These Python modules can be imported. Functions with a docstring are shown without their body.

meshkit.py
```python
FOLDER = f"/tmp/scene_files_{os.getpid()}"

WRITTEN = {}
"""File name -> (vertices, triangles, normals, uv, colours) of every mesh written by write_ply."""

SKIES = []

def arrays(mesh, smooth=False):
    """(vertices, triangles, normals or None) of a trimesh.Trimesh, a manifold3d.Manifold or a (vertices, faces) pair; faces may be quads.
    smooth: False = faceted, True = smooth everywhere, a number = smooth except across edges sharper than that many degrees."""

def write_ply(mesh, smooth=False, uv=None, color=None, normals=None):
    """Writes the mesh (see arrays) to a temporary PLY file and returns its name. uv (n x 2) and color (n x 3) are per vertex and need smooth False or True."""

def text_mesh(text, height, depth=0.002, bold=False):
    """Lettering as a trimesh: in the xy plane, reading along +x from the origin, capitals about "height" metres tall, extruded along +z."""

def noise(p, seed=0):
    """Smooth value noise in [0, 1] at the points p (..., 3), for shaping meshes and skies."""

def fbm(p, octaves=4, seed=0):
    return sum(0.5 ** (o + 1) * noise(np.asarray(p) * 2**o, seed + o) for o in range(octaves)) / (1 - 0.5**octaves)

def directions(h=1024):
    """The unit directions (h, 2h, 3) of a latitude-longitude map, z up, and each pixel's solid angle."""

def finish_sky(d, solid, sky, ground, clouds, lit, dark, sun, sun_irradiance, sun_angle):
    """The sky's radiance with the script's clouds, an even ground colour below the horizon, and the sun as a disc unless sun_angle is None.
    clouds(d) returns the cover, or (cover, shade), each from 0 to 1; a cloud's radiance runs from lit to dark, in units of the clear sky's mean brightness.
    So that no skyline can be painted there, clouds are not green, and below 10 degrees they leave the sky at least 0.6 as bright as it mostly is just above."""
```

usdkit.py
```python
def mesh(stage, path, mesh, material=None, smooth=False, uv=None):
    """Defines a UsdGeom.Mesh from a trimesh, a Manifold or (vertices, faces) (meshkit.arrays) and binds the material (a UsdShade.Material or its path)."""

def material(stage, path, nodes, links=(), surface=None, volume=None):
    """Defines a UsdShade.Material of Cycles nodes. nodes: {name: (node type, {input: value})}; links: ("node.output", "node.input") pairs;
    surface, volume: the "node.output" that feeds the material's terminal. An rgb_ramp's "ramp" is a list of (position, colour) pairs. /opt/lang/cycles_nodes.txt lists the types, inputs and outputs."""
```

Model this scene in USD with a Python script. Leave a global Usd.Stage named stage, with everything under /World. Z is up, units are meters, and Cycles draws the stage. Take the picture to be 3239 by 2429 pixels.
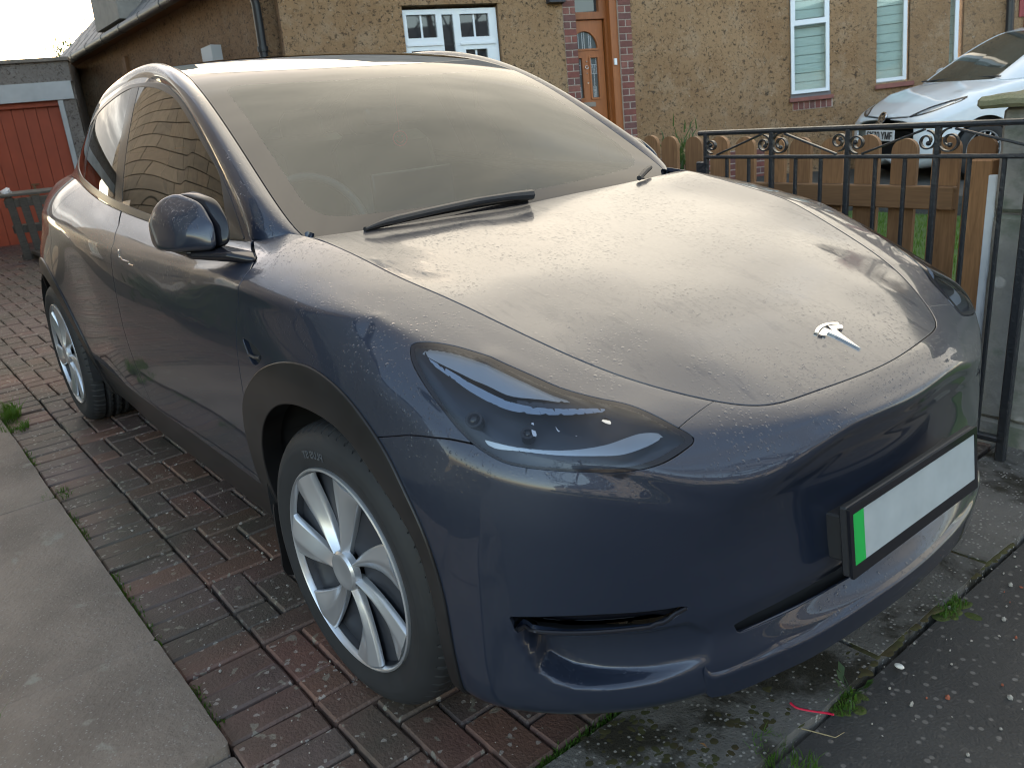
import math, random
import numpy as np, trimesh, shapely
from shapely.geometry import Polygon, Point, box as sbox, LineString
from shapely import affinity
import manifold3d as m3
import usdkit, meshkit
from scipy.interpolate import CubicSpline, Akima1DInterpolator, RBFInterpolator
from scipy.ndimage import gaussian_filter1d
from pxr import Usd, UsdGeom, UsdLux, UsdShade, Sdf, Gf, Vt

# ------------------------------------------------------------------ stage, camera, sky, sun
stage = Usd.Stage.CreateInMemory()
UsdGeom.SetStageUpAxis(stage, UsdGeom.Tokens.z)
UsdGeom.SetStageMetersPerUnit(stage, 1.0)
world = UsdGeom.Xform.Define(stage, '/World')
stage.SetDefaultPrim(world.GetPrim())
UsdGeom.Scope.Define(stage, '/World/Looks')

# The driveway slopes up from the street: everything that stands on it is laid out in the
# driveway's own frame (x along the drive towards the street, y to the house side) and turned by Q.
_u = np.array([-0.071, 0.044, 0.997]); _u /= np.linalg.norm(_u)
_ex = np.array([1.0, 0, 0]) - _u[0] * _u; _ex /= np.linalg.norm(_ex)
Q = np.array([_ex, np.cross(_u, _ex), _u])            # driveway -> world
QM = Gf.Matrix4d(*[float(x) for x in np.block([[Q.T, np.zeros((3, 1))], [np.zeros((1, 3)), np.ones((1, 1))]]).ravel()])
CAM_D = np.array([1.610, -1.630, 1.343])
CAM_R = np.array([[0.6273, 0.7741, -0.0850], [0.2010, -0.2664, -0.9427], [-0.7524, 0.5742, -0.3227]])   # rows: right, down, forward
_U, _, _Vt = np.linalg.svd(CAM_R); CAM_R = _U @ _Vt
FPX = 2625.15 / 3239.0
cam = UsdGeom.Camera.Define(stage, '/World/camera')
cw = Q @ CAM_D; rw = CAM_R @ Q.T
cm = np.eye(4); cm[0, :3] = rw[0]; cm[1, :3] = -rw[1]; cm[2, :3] = -rw[2]; cm[3, :3] = cw
cam.AddTransformOp().Set(Gf.Matrix4d(*[float(x) for x in cm.ravel()]))
cam.CreateHorizontalApertureAttr(36.0); cam.CreateVerticalApertureAttr(36.0 * 767 / 1024)
cam.CreateFocalLengthAttr(36.0 * FPX)
cam.CreateClippingRangeAttr(Gf.Vec2f(0.05, 2000))
cam.CreateFocusDistanceAttr(2.3); cam.CreateFStopAttr(8.0)
EXPOSURE = 1.9
cam.CreateExposureAttr(EXPOSURE)

SUN_AZ, SUN_EL = math.radians(150), math.radians(15)   # low, behind the house (azimuth measured from +x towards +y)
sd = np.array([math.cos(SUN_EL) * math.cos(SUN_AZ), math.cos(SUN_EL) * math.sin(SUN_AZ), math.sin(SUN_EL)])
sun = UsdLux.DistantLight.Define(stage, '/World/sun')
sun.CreateIntensityAttr(0.22); sun.CreateAngleAttr(14.0); sun.CreateNormalizeAttr(True)
sun.CreateColorAttr(Gf.Vec3f(1.0, 0.90, 0.76))
_z = sd; _x = np.cross([0, 0, 1.0], _z); _x /= np.linalg.norm(_x); _y = np.cross(_z, _x)
sm = np.eye(4); sm[0, :3] = _x; sm[1, :3] = _y; sm[2, :3] = _z
sun.AddTransformOp().Set(Gf.Matrix4d(*[float(x) for x in sm.ravel()]))

def mat(name, nodes, links, surface=None, volume=None):
    return usdkit.material(stage, '/World/Looks/' + name, nodes, links, surface=surface, volume=volume)

sky_n = {
    'sky': ('sky_texture', dict(sky_type='single_scattering', sun_disc=False, sun_elevation=SUN_EL,
                                sun_rotation=math.atan2(sd[0], sd[1]), altitude=60.0, air_density=1.0, aerosol_density=1.6, ozone_density=1.2)),
    'tc': ('texture_coordinate', {}),
    'sep': ('separate_xyz', {}),
    'zz': ('math', dict(math_type='add', value2=0.16)),
    'zc': ('math', dict(math_type='maximum', value2=0.09)),
    'px': ('math', dict(math_type='divide')), 'py': ('math', dict(math_type='divide')),
    'pv': ('combine_xyz', dict(z=0.0)),
    'mp': ('mapping', dict(mapping_type='point', rotation=(0, 0, 0.5), scale=(1.0, 0.55, 1.0), location=(0.3, 1.7, 0))),
    'cn': ('noise_texture', dict(scale=1.15, detail=7.0, roughness=0.56, distortion=0.35)),
    # cover grows towards the bright side, behind the house
    'dt': ('normal', dict(direction=tuple(float(a) for a in np.array([-0.35, 0.66, 0.66]) / np.linalg.norm([-0.35, 0.66, 0.66])))),
    'cv': ('math', dict(math_type='multiply_add', value2=0.30, value3=-0.02)),
    'ad': ('math', dict(math_type='add')),
    'mr': ('map_range', dict(range_type='smoothstep', from_min=0.50, from_max=0.74, to_min=0.0, to_max=0.92, clamp=True)),
    'br': ('map_range', dict(range_type='smoothstep', from_min=0.60, from_max=0.97, to_min=0.0, to_max=1.0, clamp=True)),
    'cc': ('mix', dict(mix_type='mix', color1=(1.9, 1.84, 1.76), color2=(7.2, 6.4, 5.0))),
    'cn2': ('noise_texture', dict(scale=2.3, detail=5.0, roughness=0.6)),
    'sh': ('map_range', dict(from_min=0.3, from_max=0.7, to_min=0.62, to_max=1.15, clamp=True)),
    'cs': ('mix', dict(mix_type='multiply', fac=1.0)),
    'gn': ('mix', dict(mix_type='multiply', fac=1.0, color2=(2.1, 1.8, 1.5))),
    'mx': ('mix', dict(mix_type='mix')),
    'bg': ('background_shader', dict(strength=0.10)),
}
sky_l = [('tc.generated', 'sep.vector'), ('sep.z', 'zz.value1'), ('zz.value', 'zc.value1'), ('sep.x', 'px.value1'), ('zc.value', 'px.value2'),
         ('sep.y', 'py.value1'), ('zc.value', 'py.value2'), ('px.value', 'pv.x'), ('py.value', 'pv.y'), ('pv.vector', 'mp.vector'),
         ('mp.vector', 'cn.vector'), ('tc.generated', 'dt.normal'), ('dt.dot', 'cv.value1'), ('cn.fac', 'ad.value1'), ('cv.value', 'ad.value2'),
         ('ad.value', 'mr.value'), ('dt.dot', 'br.value'), ('br.result', 'cc.fac'), ('mp.vector', 'cn2.vector'), ('cn2.fac', 'sh.value'),
         ('cc.color', 'cs.color1'), ('sh.result', 'cs.color2'), ('mr.result', 'mx.fac'), ('sky.color', 'gn.color1'), ('gn.color', 'mx.color1'), ('cs.color', 'mx.color2'), ('mx.color', 'bg.color')]
sky_m = mat('sky_look', sky_n, sky_l, surface='bg.background')
dome = UsdLux.DomeLight.Define(stage, '/World/sky')
UsdShade.MaterialBindingAPI.Apply(dome.GetPrim()).Bind(sky_m)
dome.GetPrim().SetCustomDataByKey('kind', 'structure')
dome.GetPrim().SetCustomDataByKey('label', 'pale cream evening sky with broken cloud over the roofs')

# ------------------------------------------------------------------ scene helpers
_names = {}
def path_for(parent, name):
    base = f'{parent}/{name}'
    k = _names.get(base, 0); _names[base] = k + 1
    return base if k == 0 else f'{base}_{k:03d}'
def ppath(p): return p if isinstance(p, str) else str(p.GetPath())
def tag(prim, label=None, cat=None, group=None, kind=None):
    p = prim.GetPrim() if hasattr(prim, 'GetPrim') else prim
    for k, v in (('label', label), ('category', cat), ('group', group), ('kind', kind)):
        if v: p.SetCustomDataByKey(k, v)
    return p
def thing(name, label=None, cat=None, group=None, kind=None, frame='D', loc=(0, 0, 0), rotz=0.0):
    x = UsdGeom.Xform.Define(stage, path_for('/World', name))
    m = Gf.Matrix4d(1.0)
    m.SetRotate(Gf.Rotation(Gf.Vec3d(0, 0, 1), math.degrees(rotz))); m.SetTranslateOnly(Gf.Vec3d(*map(float, loc)))
    if frame == 'D': m = m * QM
    x.AddTransformOp().Set(m)
    return tag(x, label, cat, group, kind)
def emit(parent, name, A, F, material, label=None, kind=None, smooth=None):
    """A: n x (3 or 6) points (+normals); F: triangles"""
    A = np.asarray(A, float); F = np.asarray(F, int)
    pth = path_for(ppath(parent), name)
    m = UsdGeom.Mesh.Define(stage, pth)
    m.CreatePointsAttr(Vt.Vec3fArray.FromNumpy(A[:, :3].astype(np.float32)))
    m.CreateFaceVertexCountsAttr(Vt.IntArray.FromNumpy(np.full(len(F), 3, np.int32)))
    m.CreateFaceVertexIndicesAttr(Vt.IntArray.FromNumpy(F.astype(np.int32).ravel()))
    m.CreateSubdivisionSchemeAttr('none')
    if A.shape[1] >= 6:
        n = A[:, 3:6] / np.maximum(np.linalg.norm(A[:, 3:6], axis=1, keepdims=True), 1e-12)
        m.CreateNormalsAttr(Vt.Vec3fArray.FromNumpy(n.astype(np.float32))); m.SetNormalsInterpolation('vertex')
    if material is not None:
        UsdShade.MaterialBindingAPI.Apply(m.GetPrim()).Bind(material)
    tag(m, label, None, None, kind)
    return m.GetPrim()
def put(parent, name, mesh, material, smooth=30, label=None, kind=None):
    pth = path_for(ppath(parent), name)
    m = usdkit.mesh(stage, pth, mesh, material, smooth=smooth)
    tag(m, label, None, None, kind)
    return m.GetPrim()
def top(name, mesh, material, label, cat=None, group=None, kind=None, frame='D', smooth=30):
    pr = put('/World', name, mesh, material, smooth)
    if frame == 'D': UsdGeom.Xformable(pr).AddTransformOp().Set(QM)
    return tag(pr, label, cat, group, kind)
def copy_of(src, name, label, frame='D', loc=(0, 0, 0), rotz=0.0, group=None):
    was = src.GetCustomData()
    r = thing(name, label, was.get('category'), group or was.get('group'), was.get('kind'), frame, loc, rotz)
    r.GetReferences().AddInternalReference(src.GetPath()); r.SetInstanceable(True)
    return r

def cat(*ms):
    ms = [tm(m) for m in ms if m is not None]
    return trimesh.util.concatenate(ms)
def tm(m):
    if isinstance(m, trimesh.Trimesh): return m
    if hasattr(m, 'to_mesh'):
        q = m.to_mesh(); return trimesh.Trimesh(np.array(q.vert_properties[:, :3]), np.array(q.tri_verts), process=False)
    v, f, _ = meshkit.arrays(m); return trimesh.Trimesh(v, f, process=False)
def boxm(size, center=(0, 0, 0), bev=0.0):
    sx, sy, sz = size
    if bev <= 0:
        b = trimesh.creation.box(extents=size); b.apply_translation(center); return b
    b = min(bev, 0.49 * min(size))
    pts = []
    for a in (-1, 1):
        for c in (-1, 1):
            for d in (-1, 1):
                h = np.array([a * sx / 2, c * sy / 2, d * sz / 2]); s = np.array([a, c, d])
                for k in range(3):
                    o = -s * b; o[k] = 0; pts.append(h + o)
    m = trimesh.convex.convex_hull(np.array(pts)); m.apply_translation(center); return m
def xf(mesh, R=None, t=None):
    m = tm(mesh).copy(); M = np.eye(4)
    if R is not None: M[:3, :3] = R
    if t is not None: M[:3, 3] = t
    m.apply_transform(M); return m
def rotm(axis, deg):
    return trimesh.transformations.rotation_matrix(math.radians(deg), axis)[:3, :3]
def frame_from(x, z):
    z = np.array(z, float); z /= np.linalg.norm(z); x = np.array(x, float); x -= z * (x @ z); x /= np.linalg.norm(x)
    return np.stack([x, np.cross(z, x), z], 1)
def tube(pts, r, n=10, caps=True, closed=False):
    P = np.asarray(pts, float); k = len(P)
    r = np.broadcast_to(np.asarray(r, float), (k,))
    T = np.gradient(P, axis=0)
    if closed: T = np.roll(P, -1, 0) - np.roll(P, 1, 0)
    T /= np.maximum(np.linalg.norm(T, axis=1, keepdims=True), 1e-9)
    a = np.array([0, 0, 1.0]) if abs(T[0][2]) < 0.9 else np.array([1.0, 0, 0])
    N = np.cross(T[0], a); N /= np.linalg.norm(N); V = []
    for i in range(k):
        N = N - T[i] * (N @ T[i]); N /= np.linalg.norm(N); B = np.cross(T[i], N)
        t = np.linspace(0, 2 * np.pi, n, endpoint=False)
        V.append(P[i] + r[i] * (np.cos(t)[:, None] * N + np.sin(t)[:, None] * B))
    V = np.concatenate(V); F = []
    for i in range(k if closed else k - 1):
        for j in range(n):
            a0 = i * n + j; a1 = i * n + (j + 1) % n; b0 = ((i + 1) % k) * n + j; b1 = ((i + 1) % k) * n + (j + 1) % n
            F += [(a0, a1, b1), (a0, b1, b0)]
    if caps and not closed:
        V = np.vstack([V, P[0], P[-1]]); c0, c1 = k * n, k * n + 1
        for j in range(n):
            F += [(c0, (j + 1) % n, j), (c1, (k - 1) * n + j, (k - 1) * n + (j + 1) % n)]
    m = trimesh.Trimesh(V, np.array(F), process=False)
    return m
def bar(a, b, w, h, up=(0, 0, 1), bev=0.0):
    """box bar from a to b: w across, h along up"""
    a = np.array(a, float); b = np.array(b, float); L = np.linalg.norm(b - a)
    m = boxm((L, w, h), bev=bev); d = (b - a) / L
    z = np.array(up, float); z = z - d * (z @ d); z /= np.linalg.norm(z)
    return xf(m, np.stack([d, np.cross(z, d), z], 1), (a + b) / 2)
def extr(poly, h, holes=None):
    if not isinstance(poly, (Polygon, shapely.geometry.MultiPolygon)): poly = Polygon(poly)
    gs = getattr(poly, 'geoms', [poly])
    return trimesh.util.concatenate([trimesh.creation.extrude_polygon(g, h, engine='earcut') for g in gs if g.area > 1e-9])
def grid_faces(nu, nv, flip=False):
    i = np.arange(nu * nv).reshape(nu, nv)
    a, b, c, d = i[:-1, :-1].ravel(), i[1:, :-1].ravel(), i[1:, 1:].ravel(), i[:-1, 1:].ravel()
    F = np.concatenate([np.stack([a, b, c], 1), np.stack([a, c, d], 1)])
    return F[:, ::-1] if flip else F
def grid_normals(G, flip=False):
    du = np.gradient(G, axis=0); dv = np.gradient(G, axis=1)
    n = np.cross(du, dv); n /= np.maximum(np.linalg.norm(n, axis=-1, keepdims=True), 1e-12)
    return -n if flip else n
def poly_sdf(P, poly):
    """signed distance of 2-d points to a polygon: positive inside"""
    P = np.asarray(P, float); poly = np.asarray(poly, float)
    a = poly; b = np.roll(poly, -1, 0)
    d2 = np.full(len(P), 1e9); ins = np.zeros(len(P), bool)
    for (ax, ay), (bx, by) in zip(a, b):
        ex, ey = bx - ax, by - ay; L = ex * ex + ey * ey
        if L < 1e-14: continue
        t = np.clip(((P[:, 0] - ax) * ex + (P[:, 1] - ay) * ey) / L, 0, 1)
        dx, dy = P[:, 0] - ax - t * ex, P[:, 1] - ay - t * ey
        d2 = np.minimum(d2, dx * dx + dy * dy)
        c = (ay > P[:, 1]) != (by > P[:, 1])
        if ey != 0: ins ^= c & (P[:, 0] < (bx - ax) * (P[:, 1] - ay) / ey + ax)
    return np.sqrt(d2) * np.where(ins, 1, -1)
def line_side(P, line):
    """signed distance to an open polyline (x as function of y is fine): positive to the left of its direction"""
    P = np.asarray(P, float); L = np.asarray(line, float)
    L = np.vstack([L[0] + (L[0] - L[1]) * 50, L, L[-1] + (L[-1] - L[-2]) * 50])
    best = np.full(len(P), 1e9); sg = np.zeros(len(P))
    for a, b in zip(L[:-1], L[1:]):
        e = b - a; t = np.clip(((P - a) @ e) / (e @ e), 0, 1); d = P - a - t[:, None] * e
        dd = np.linalg.norm(d, axis=1); s = np.sign(e[0] * (P[:, 1] - a[1]) - e[1] * (P[:, 0] - a[0]))
        m = dd < best - 1e-9; best = np.where(m, dd, best); sg = np.where(m, s, sg)
    return best * sg
def smooth_poly(pts, n=160, closed=True, corner=()):
    P = np.asarray(pts, float)
    if closed:
        P = np.vstack([P, P[:1]])
    t = np.r_[0, np.cumsum(np.linalg.norm(np.diff(P, axis=0), axis=1))]
    return Akima1DInterpolator(t, P)(np.linspace(0, t[-1], n))[: (n - 1 if closed else n)]
def clip(A, F, val):
    """keep val >= 0; A carries any vertex attributes"""
    val = np.where(np.abs(val) < 1e-7, 1e-7, val)
    ins = val > 0; k = ins[F].sum(1)
    full = F[k == 3]; part = F[(k == 1) | (k == 2)]
    newA = [A]; nF = [full]; nbase = len(A)
    if len(part):
        e = {}
        rows = []; out = []
        def cut(i, j):
            nonlocal nbase
            key = (i, j) if i < j else (j, i)
            if key not in e:
                t = val[key[0]] / (val[key[0]] - val[key[1]])
                rows.append(A[key[0]] * (1 - t) + A[key[1]] * t); e[key] = nbase; nbase += 1
            return e[key]
        for f in part:
            o = [(int(f[i]), bool(ins[f[i]])) for i in range(3)]
            if o[0][1] + o[1][1] + o[2][1] == 1:
                while not o[0][1]: o = o[1:] + o[:1]
                a, b, c = o[0][0], o[1][0], o[2][0]
                out.append((a, cut(a, b), cut(a, c)))
            else:
                while o[0][1]: o = o[1:] + o[:1]
                c, a, b = o[0][0], o[1][0], o[2][0]
                p, q = cut(c, a), cut(b, c)
                out += [(p, a, b), (p, b, q)]
        newA.append(np.array(rows)); nF.append(np.array(out, int))
    A2 = np.vstack(newA); F2 = np.vstack([x for x in nF if len(x)]) if any(len(x) for x in nF) else np.zeros((0, 3), int)
    used = np.unique(F2); mp = np.full(len(A2), -1); mp[used] = np.arange(len(used))
    return A2[used], mp[F2]
def rim(A, F, depth=0.012, r=0.0016):
    """adds a rounded edge and a return flange round the open boundary of a panel"""
    E = np.concatenate([F[:, [0, 1]], F[:, [1, 2]], F[:, [2, 0]]])
    key = np.sort(E, 1); _, idx, cnt = np.unique(key, axis=0, return_index=True, return_counts=True)
    B = E[idx[cnt == 1]]
    if not len(B): return A, F
    bv = np.unique(B); mp = {int(v): i for i, v in enumerate(bv)}
    P = A[bv, :3]; N = A[bv, 3:6]; N = N / np.maximum(np.linalg.norm(N, axis=1, keepdims=True), 1e-9)
    T = np.zeros_like(P)
    for a, b in B:
        d = A[b, :3] - A[a, :3]; T[mp[int(a)]] += d; T[mp[int(b)]] += d
    O = np.cross(T, N); O /= np.maximum(np.linalg.norm(O, axis=1, keepdims=True), 1e-9)
    n = len(A); k = len(bv); extra = A.shape[1] - 6
    def rows(p, nn): return np.hstack([p, nn, A[bv, 6:]]) if extra else np.hstack([p, nn])
    R1 = rows(P + O * r * .7 - N * r * .3, N * .7 + O * .7)
    R2 = rows(P + O * r - N * r, O); R3 = rows(P + O * r - N * depth, O)
    A2 = np.vstack([A, R1, R2, R3]); F2 = [F]
    q = []
    for a, b in B:
        i, j = mp[int(a)], mp[int(b)]
        chain = [(int(a), int(b)), (n + i, n + j), (n + k + i, n + k + j), (n + 2 * k + i, n + 2 * k + j)]
        for (a0, b0), (a1, b1) in zip(chain[:-1], chain[1:]):
            q += [(b0, a0, a1), (b0, a1, b1)]
    return A2, np.vstack([F, np.array(q)])
def mirror(A, F):
    B = A.copy(); B[:, 1] *= -1
    if B.shape[1] >= 6: B[:, 4] *= -1
    return B, F[:, ::-1]
def mir(mesh):
    m = tm(mesh).copy(); m.vertices = m.vertices * [1, -1, 1]; m.faces = m.faces[:, ::-1]; return m

# ------------------------------------------------------------------ materials
def simple(name, col, rough=0.5, metal=0.0, coat=0.0, spec=0.5, bump=0.0, bscale=80.0, var=0.0, vscale=6.0, col2=None, coat_rough=0.03, detail=4.0):
    n = {'p': ('principled_bsdf', dict(base_color=col, roughness=rough, metallic=metal, coat_weight=coat, coat_roughness=coat_rough, specular_ior_level=spec))}
    l = []
    if var or col2 is not None:
        c2 = col2 if col2 is not None else tuple(min(1, c * (1 + var)) for c in col)
        c1 = col if col2 is not None else tuple(c * (1 - var) for c in col)
        n['tc'] = ('texture_coordinate', {}); n['no'] = ('noise_texture', dict(scale=vscale, detail=detail, roughness=0.6))
        n['mr'] = ('map_range', dict(from_min=0.32, from_max=0.68, to_min=0, to_max=1, clamp=True))
        n['mx'] = ('mix', dict(color1=c1, color2=c2))
        l += [('tc.object', 'no.vector'), ('no.fac', 'mr.value'), ('mr.result', 'mx.fac'), ('mx.color', 'p.base_color')]
    if bump:
        n['tb'] = ('texture_coordinate', {}); n['nb'] = ('noise_texture', dict(scale=bscale, detail=3.0, roughness=0.6)); n['b'] = ('bump', dict(strength=bump, distance=0.01))
        l += [('tb.object', 'nb.vector'), ('nb.fac', 'b.height'), ('b.normal', 'p.normal')]
    return mat(name, n, l, surface='p.BSDF')

def paint(name, base, drops=1.0, film=0.0, base_rough=0.33):
    """metallic car paint under a wet clear coat: beads of water stand on it, a dried film dulls some of it"""
    n = {
        'p': ('principled_bsdf', dict(base_color=base, metallic=0.55, roughness=base_rough, coat_weight=1.0, coat_ior=1.55, coat_roughness=0.015, specular_ior_level=0.5)),
        'tc': ('texture_coordinate', {}),
        'ge': ('geometry', {}), 'sx': ('separate_xyz', {}),
        'fl': ('voronoi_texture', dict(scale=2600.0)), 'fs': ('mix', dict(mix_type='mix', color1=tuple(c * 0.8 for c in base), color2=tuple(c * 1.35 for c in base))), 'fsep': ('separate_color', {}),
        # beads: two sizes of voronoi cells, some of them filled
        'v1': ('voronoi_texture', dict(scale=62.0, randomness=1.0)), 's1': ('separate_color', {}),
        'v2': ('voronoi_texture', dict(scale=150.0, randomness=1.0)), 's2': ('separate_color', {}),
        'r1': ('math', dict(math_type='multiply_add', value2=0.34, value3=-0.02)),
        'r2': ('math', dict(math_type='multiply_add', value2=0.42, value3=0.05)),
        'd1': ('math', dict(math_type='subtract')), 'd2': ('math', dict(math_type='subtract')),
        'm1': ('map_range', dict(range_type='smoothstep', from_min=0.0, from_max=0.14, to_min=0, to_max=1.0, clamp=True)),
        'm2': ('map_range', dict(range_type='smoothstep', from_min=0.0, from_max=0.16, to_min=0, to_max=0.45, clamp=True)),
        'mm': ('math', dict(math_type='maximum')),
        'pn': ('noise_texture', dict(scale=5.0, detail=3.0)), 'pm': ('map_range', dict(range_type='smoothstep', from_min=0.40, from_max=0.60, to_min=0.15, to_max=1.0, clamp=True)),
        'up': ('map_range', dict(range_type='smoothstep', from_min=0.05, from_max=0.45, to_min=0.0, to_max=1.0, clamp=True)),
        'w1': ('math', dict(math_type='multiply')), 'w2': ('math', dict(math_type='multiply')),
        'b': ('bump', dict(strength=0.55 * drops, distance=0.0022)),
    }
    l = [('tc.object', 'fl.vector'), ('fl.color', 'fsep.color'), ('fsep.r', 'fs.fac'), ('fs.color', 'p.base_color'),
         ('tc.object', 'v1.vector'), ('tc.object', 'v2.vector'), ('v1.color', 's1.color'), ('v2.color', 's2.color'),
         ('s1.r', 'r1.value1'), ('s2.r', 'r2.value1'), ('r1.value', 'd1.value1'), ('v1.distance', 'd1.value2'), ('r2.value', 'd2.value1'), ('v2.distance', 'd2.value2'),
         ('d1.value', 'm1.value'), ('d2.value', 'm2.value'), ('m1.result', 'mm.value1'), ('m2.result', 'mm.value2'),
         ('tc.object', 'pn.vector'), ('pn.fac', 'pm.value'), ('ge.true_normal', 'sx.vector'), ('sx.z', 'up.value'),
         ('mm.value', 'w1.value1'), ('pm.result', 'w1.value2'), ('w1.value', 'w2.value1'), ('up.result', 'w2.value2'), ('w2.value', 'b.height'),
         ('b.normal', 'p.coat_normal')]
    if film:
        # dew dried in runs along the bonnet: pale film with clean dark runs and blots in it
        n.update({
            'fm': ('mapping', dict(mapping_type='point', scale=(2.2, 9.0, 2.2))),
            'fn': ('noise_texture', dict(scale=2.4, detail=6.0, roughness=0.62, distortion=0.6)),
            'fm2': ('mapping', dict(mapping_type='point', scale=(16.0, 60.0, 16.0))),
            'fn2': ('noise_texture', dict(scale=1.0, detail=3.0, roughness=0.6)),
            'fa': ('math', dict(math_type='multiply_add', value2=0.55)),
            'fr': ('map_range', dict(range_type='smoothstep', from_min=0.62, from_max=0.74, to_min=0.0, to_max=1.0, clamp=True)),
            'fo': ('map_range', dict(from_min=0, from_max=1, to_min=0.012, to_max=0.11, clamp=True)),
            'fc': ('mix', dict(mix_type='mix', color2=(0.20, 0.19, 0.185))), 'fcm': ('math', dict(math_type='multiply', value2=0.10 * film)),
        })
        l = [x for x in l if x[1] != 'p.base_color']
        l += [('tc.object', 'fm.vector'), ('fm.vector', 'fn.vector'), ('tc.object', 'fm2.vector'), ('fm2.vector', 'fn2.vector'),
              ('fn2.fac', 'fa.value1'), ('fn.fac', 'fa.value3'), ('fa.value', 'fr.value'), ('fr.result', 'fo.value'), ('fo.result', 'p.coat_roughness'),
              ('fr.result', 'fcm.value1'), ('fcm.value', 'fc.fac'), ('fs.color', 'fc.color1'), ('fc.color', 'p.base_color')]
    return mat(name, n, l, surface='p.BSDF')

M = {}
M['paint'] = paint('midnight_paint', (0.014, 0.019, 0.033))
M['paint_hood'] = paint('midnight_paint_dewy', (0.014, 0.019, 0.033), film=1.0)
M['black_gloss'] = simple('black_gloss', (0.006, 0.006, 0.008), 0.12, spec=0.5)
M['black_plastic'] = simple('black_plastic', (0.014, 0.014, 0.016), 0.42, bump=0.15, bscale=900)
M['cladding'] = simple('arch_cladding', (0.008, 0.0075, 0.0078), 0.30, var=0.35, vscale=9)
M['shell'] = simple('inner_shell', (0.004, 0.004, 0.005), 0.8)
M['rubber'] = simple('tyre_rubber', (0.008, 0.0088, 0.0105), 0.6, var=0.35, vscale=7, bump=0.1, bscale=500)
M['letters'] = simple('tyre_letters', (0.055, 0.058, 0.064), 0.55)
M['silver'] = simple('wheel_silver', (0.52, 0.54, 0.57), 0.30, metal=0.85, coat=0.4)
M['wheel_dark'] = simple('wheel_dark', (0.022, 0.024, 0.03), 0.38, metal=0.3)
M['chrome'] = simple('chrome', (0.82, 0.82, 0.83), 0.08, metal=1.0)
M['brake'] = simple('brake_disc', (0.30, 0.31, 0.33), 0.35, metal=0.9)
M['plate_white'] = simple('plate_white', (0.34, 0.375, 0.39), 0.3, var=0.07, vscale=14)
M['plate_green'] = simple('plate_green', (0.012, 0.33, 0.06), 0.35)
M['trim_satin'] = simple('satin_trim', (0.02, 0.02, 0.022), 0.22, spec=0.6)
M['leather'] = simple('seat_leather', (0.05, 0.052, 0.056), 0.45)
M['dash'] = simple('dash_trim', (0.06, 0.062, 0.065), 0.5)
M['dash_wood'] = simple('dash_wood', (0.16, 0.11, 0.07), 0.4, var=0.2, vscale=20)
M['lining'] = simple('roof_lining', (0.35, 0.35, 0.34), 0.9)
M['red_tag'] = simple('red_tag', (0.42, 0.03, 0.04), 0.4)
M['lamp_silver'] = simple('lamp_silver', (0.40, 0.44, 0.49), 0.42, metal=0.8)
M['lamp_grey'] = simple('lamp_grey', (0.045, 0.052, 0.068), 0.35, metal=0.4)
M['lamp_white'] = simple('lamp_white', (0.30, 0.36, 0.46), 0.3)
def glass(name, tint, ior=1.5, rough=0.0, refl=(1, 1, 1)):
    return mat(name, {'t': ('transparent_bsdf', dict(color=tint)), 'g': ('glossy_bsdf', dict(color=refl, roughness=rough)), 'f': ('fresnel', dict(IOR=ior)), 'm': ('mix_closure', {})},
               [('f.fac', 'm.fac'), ('t.BSDF', 'm.closure1'), ('g.BSDF', 'm.closure2')], surface='m.closure')
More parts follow.
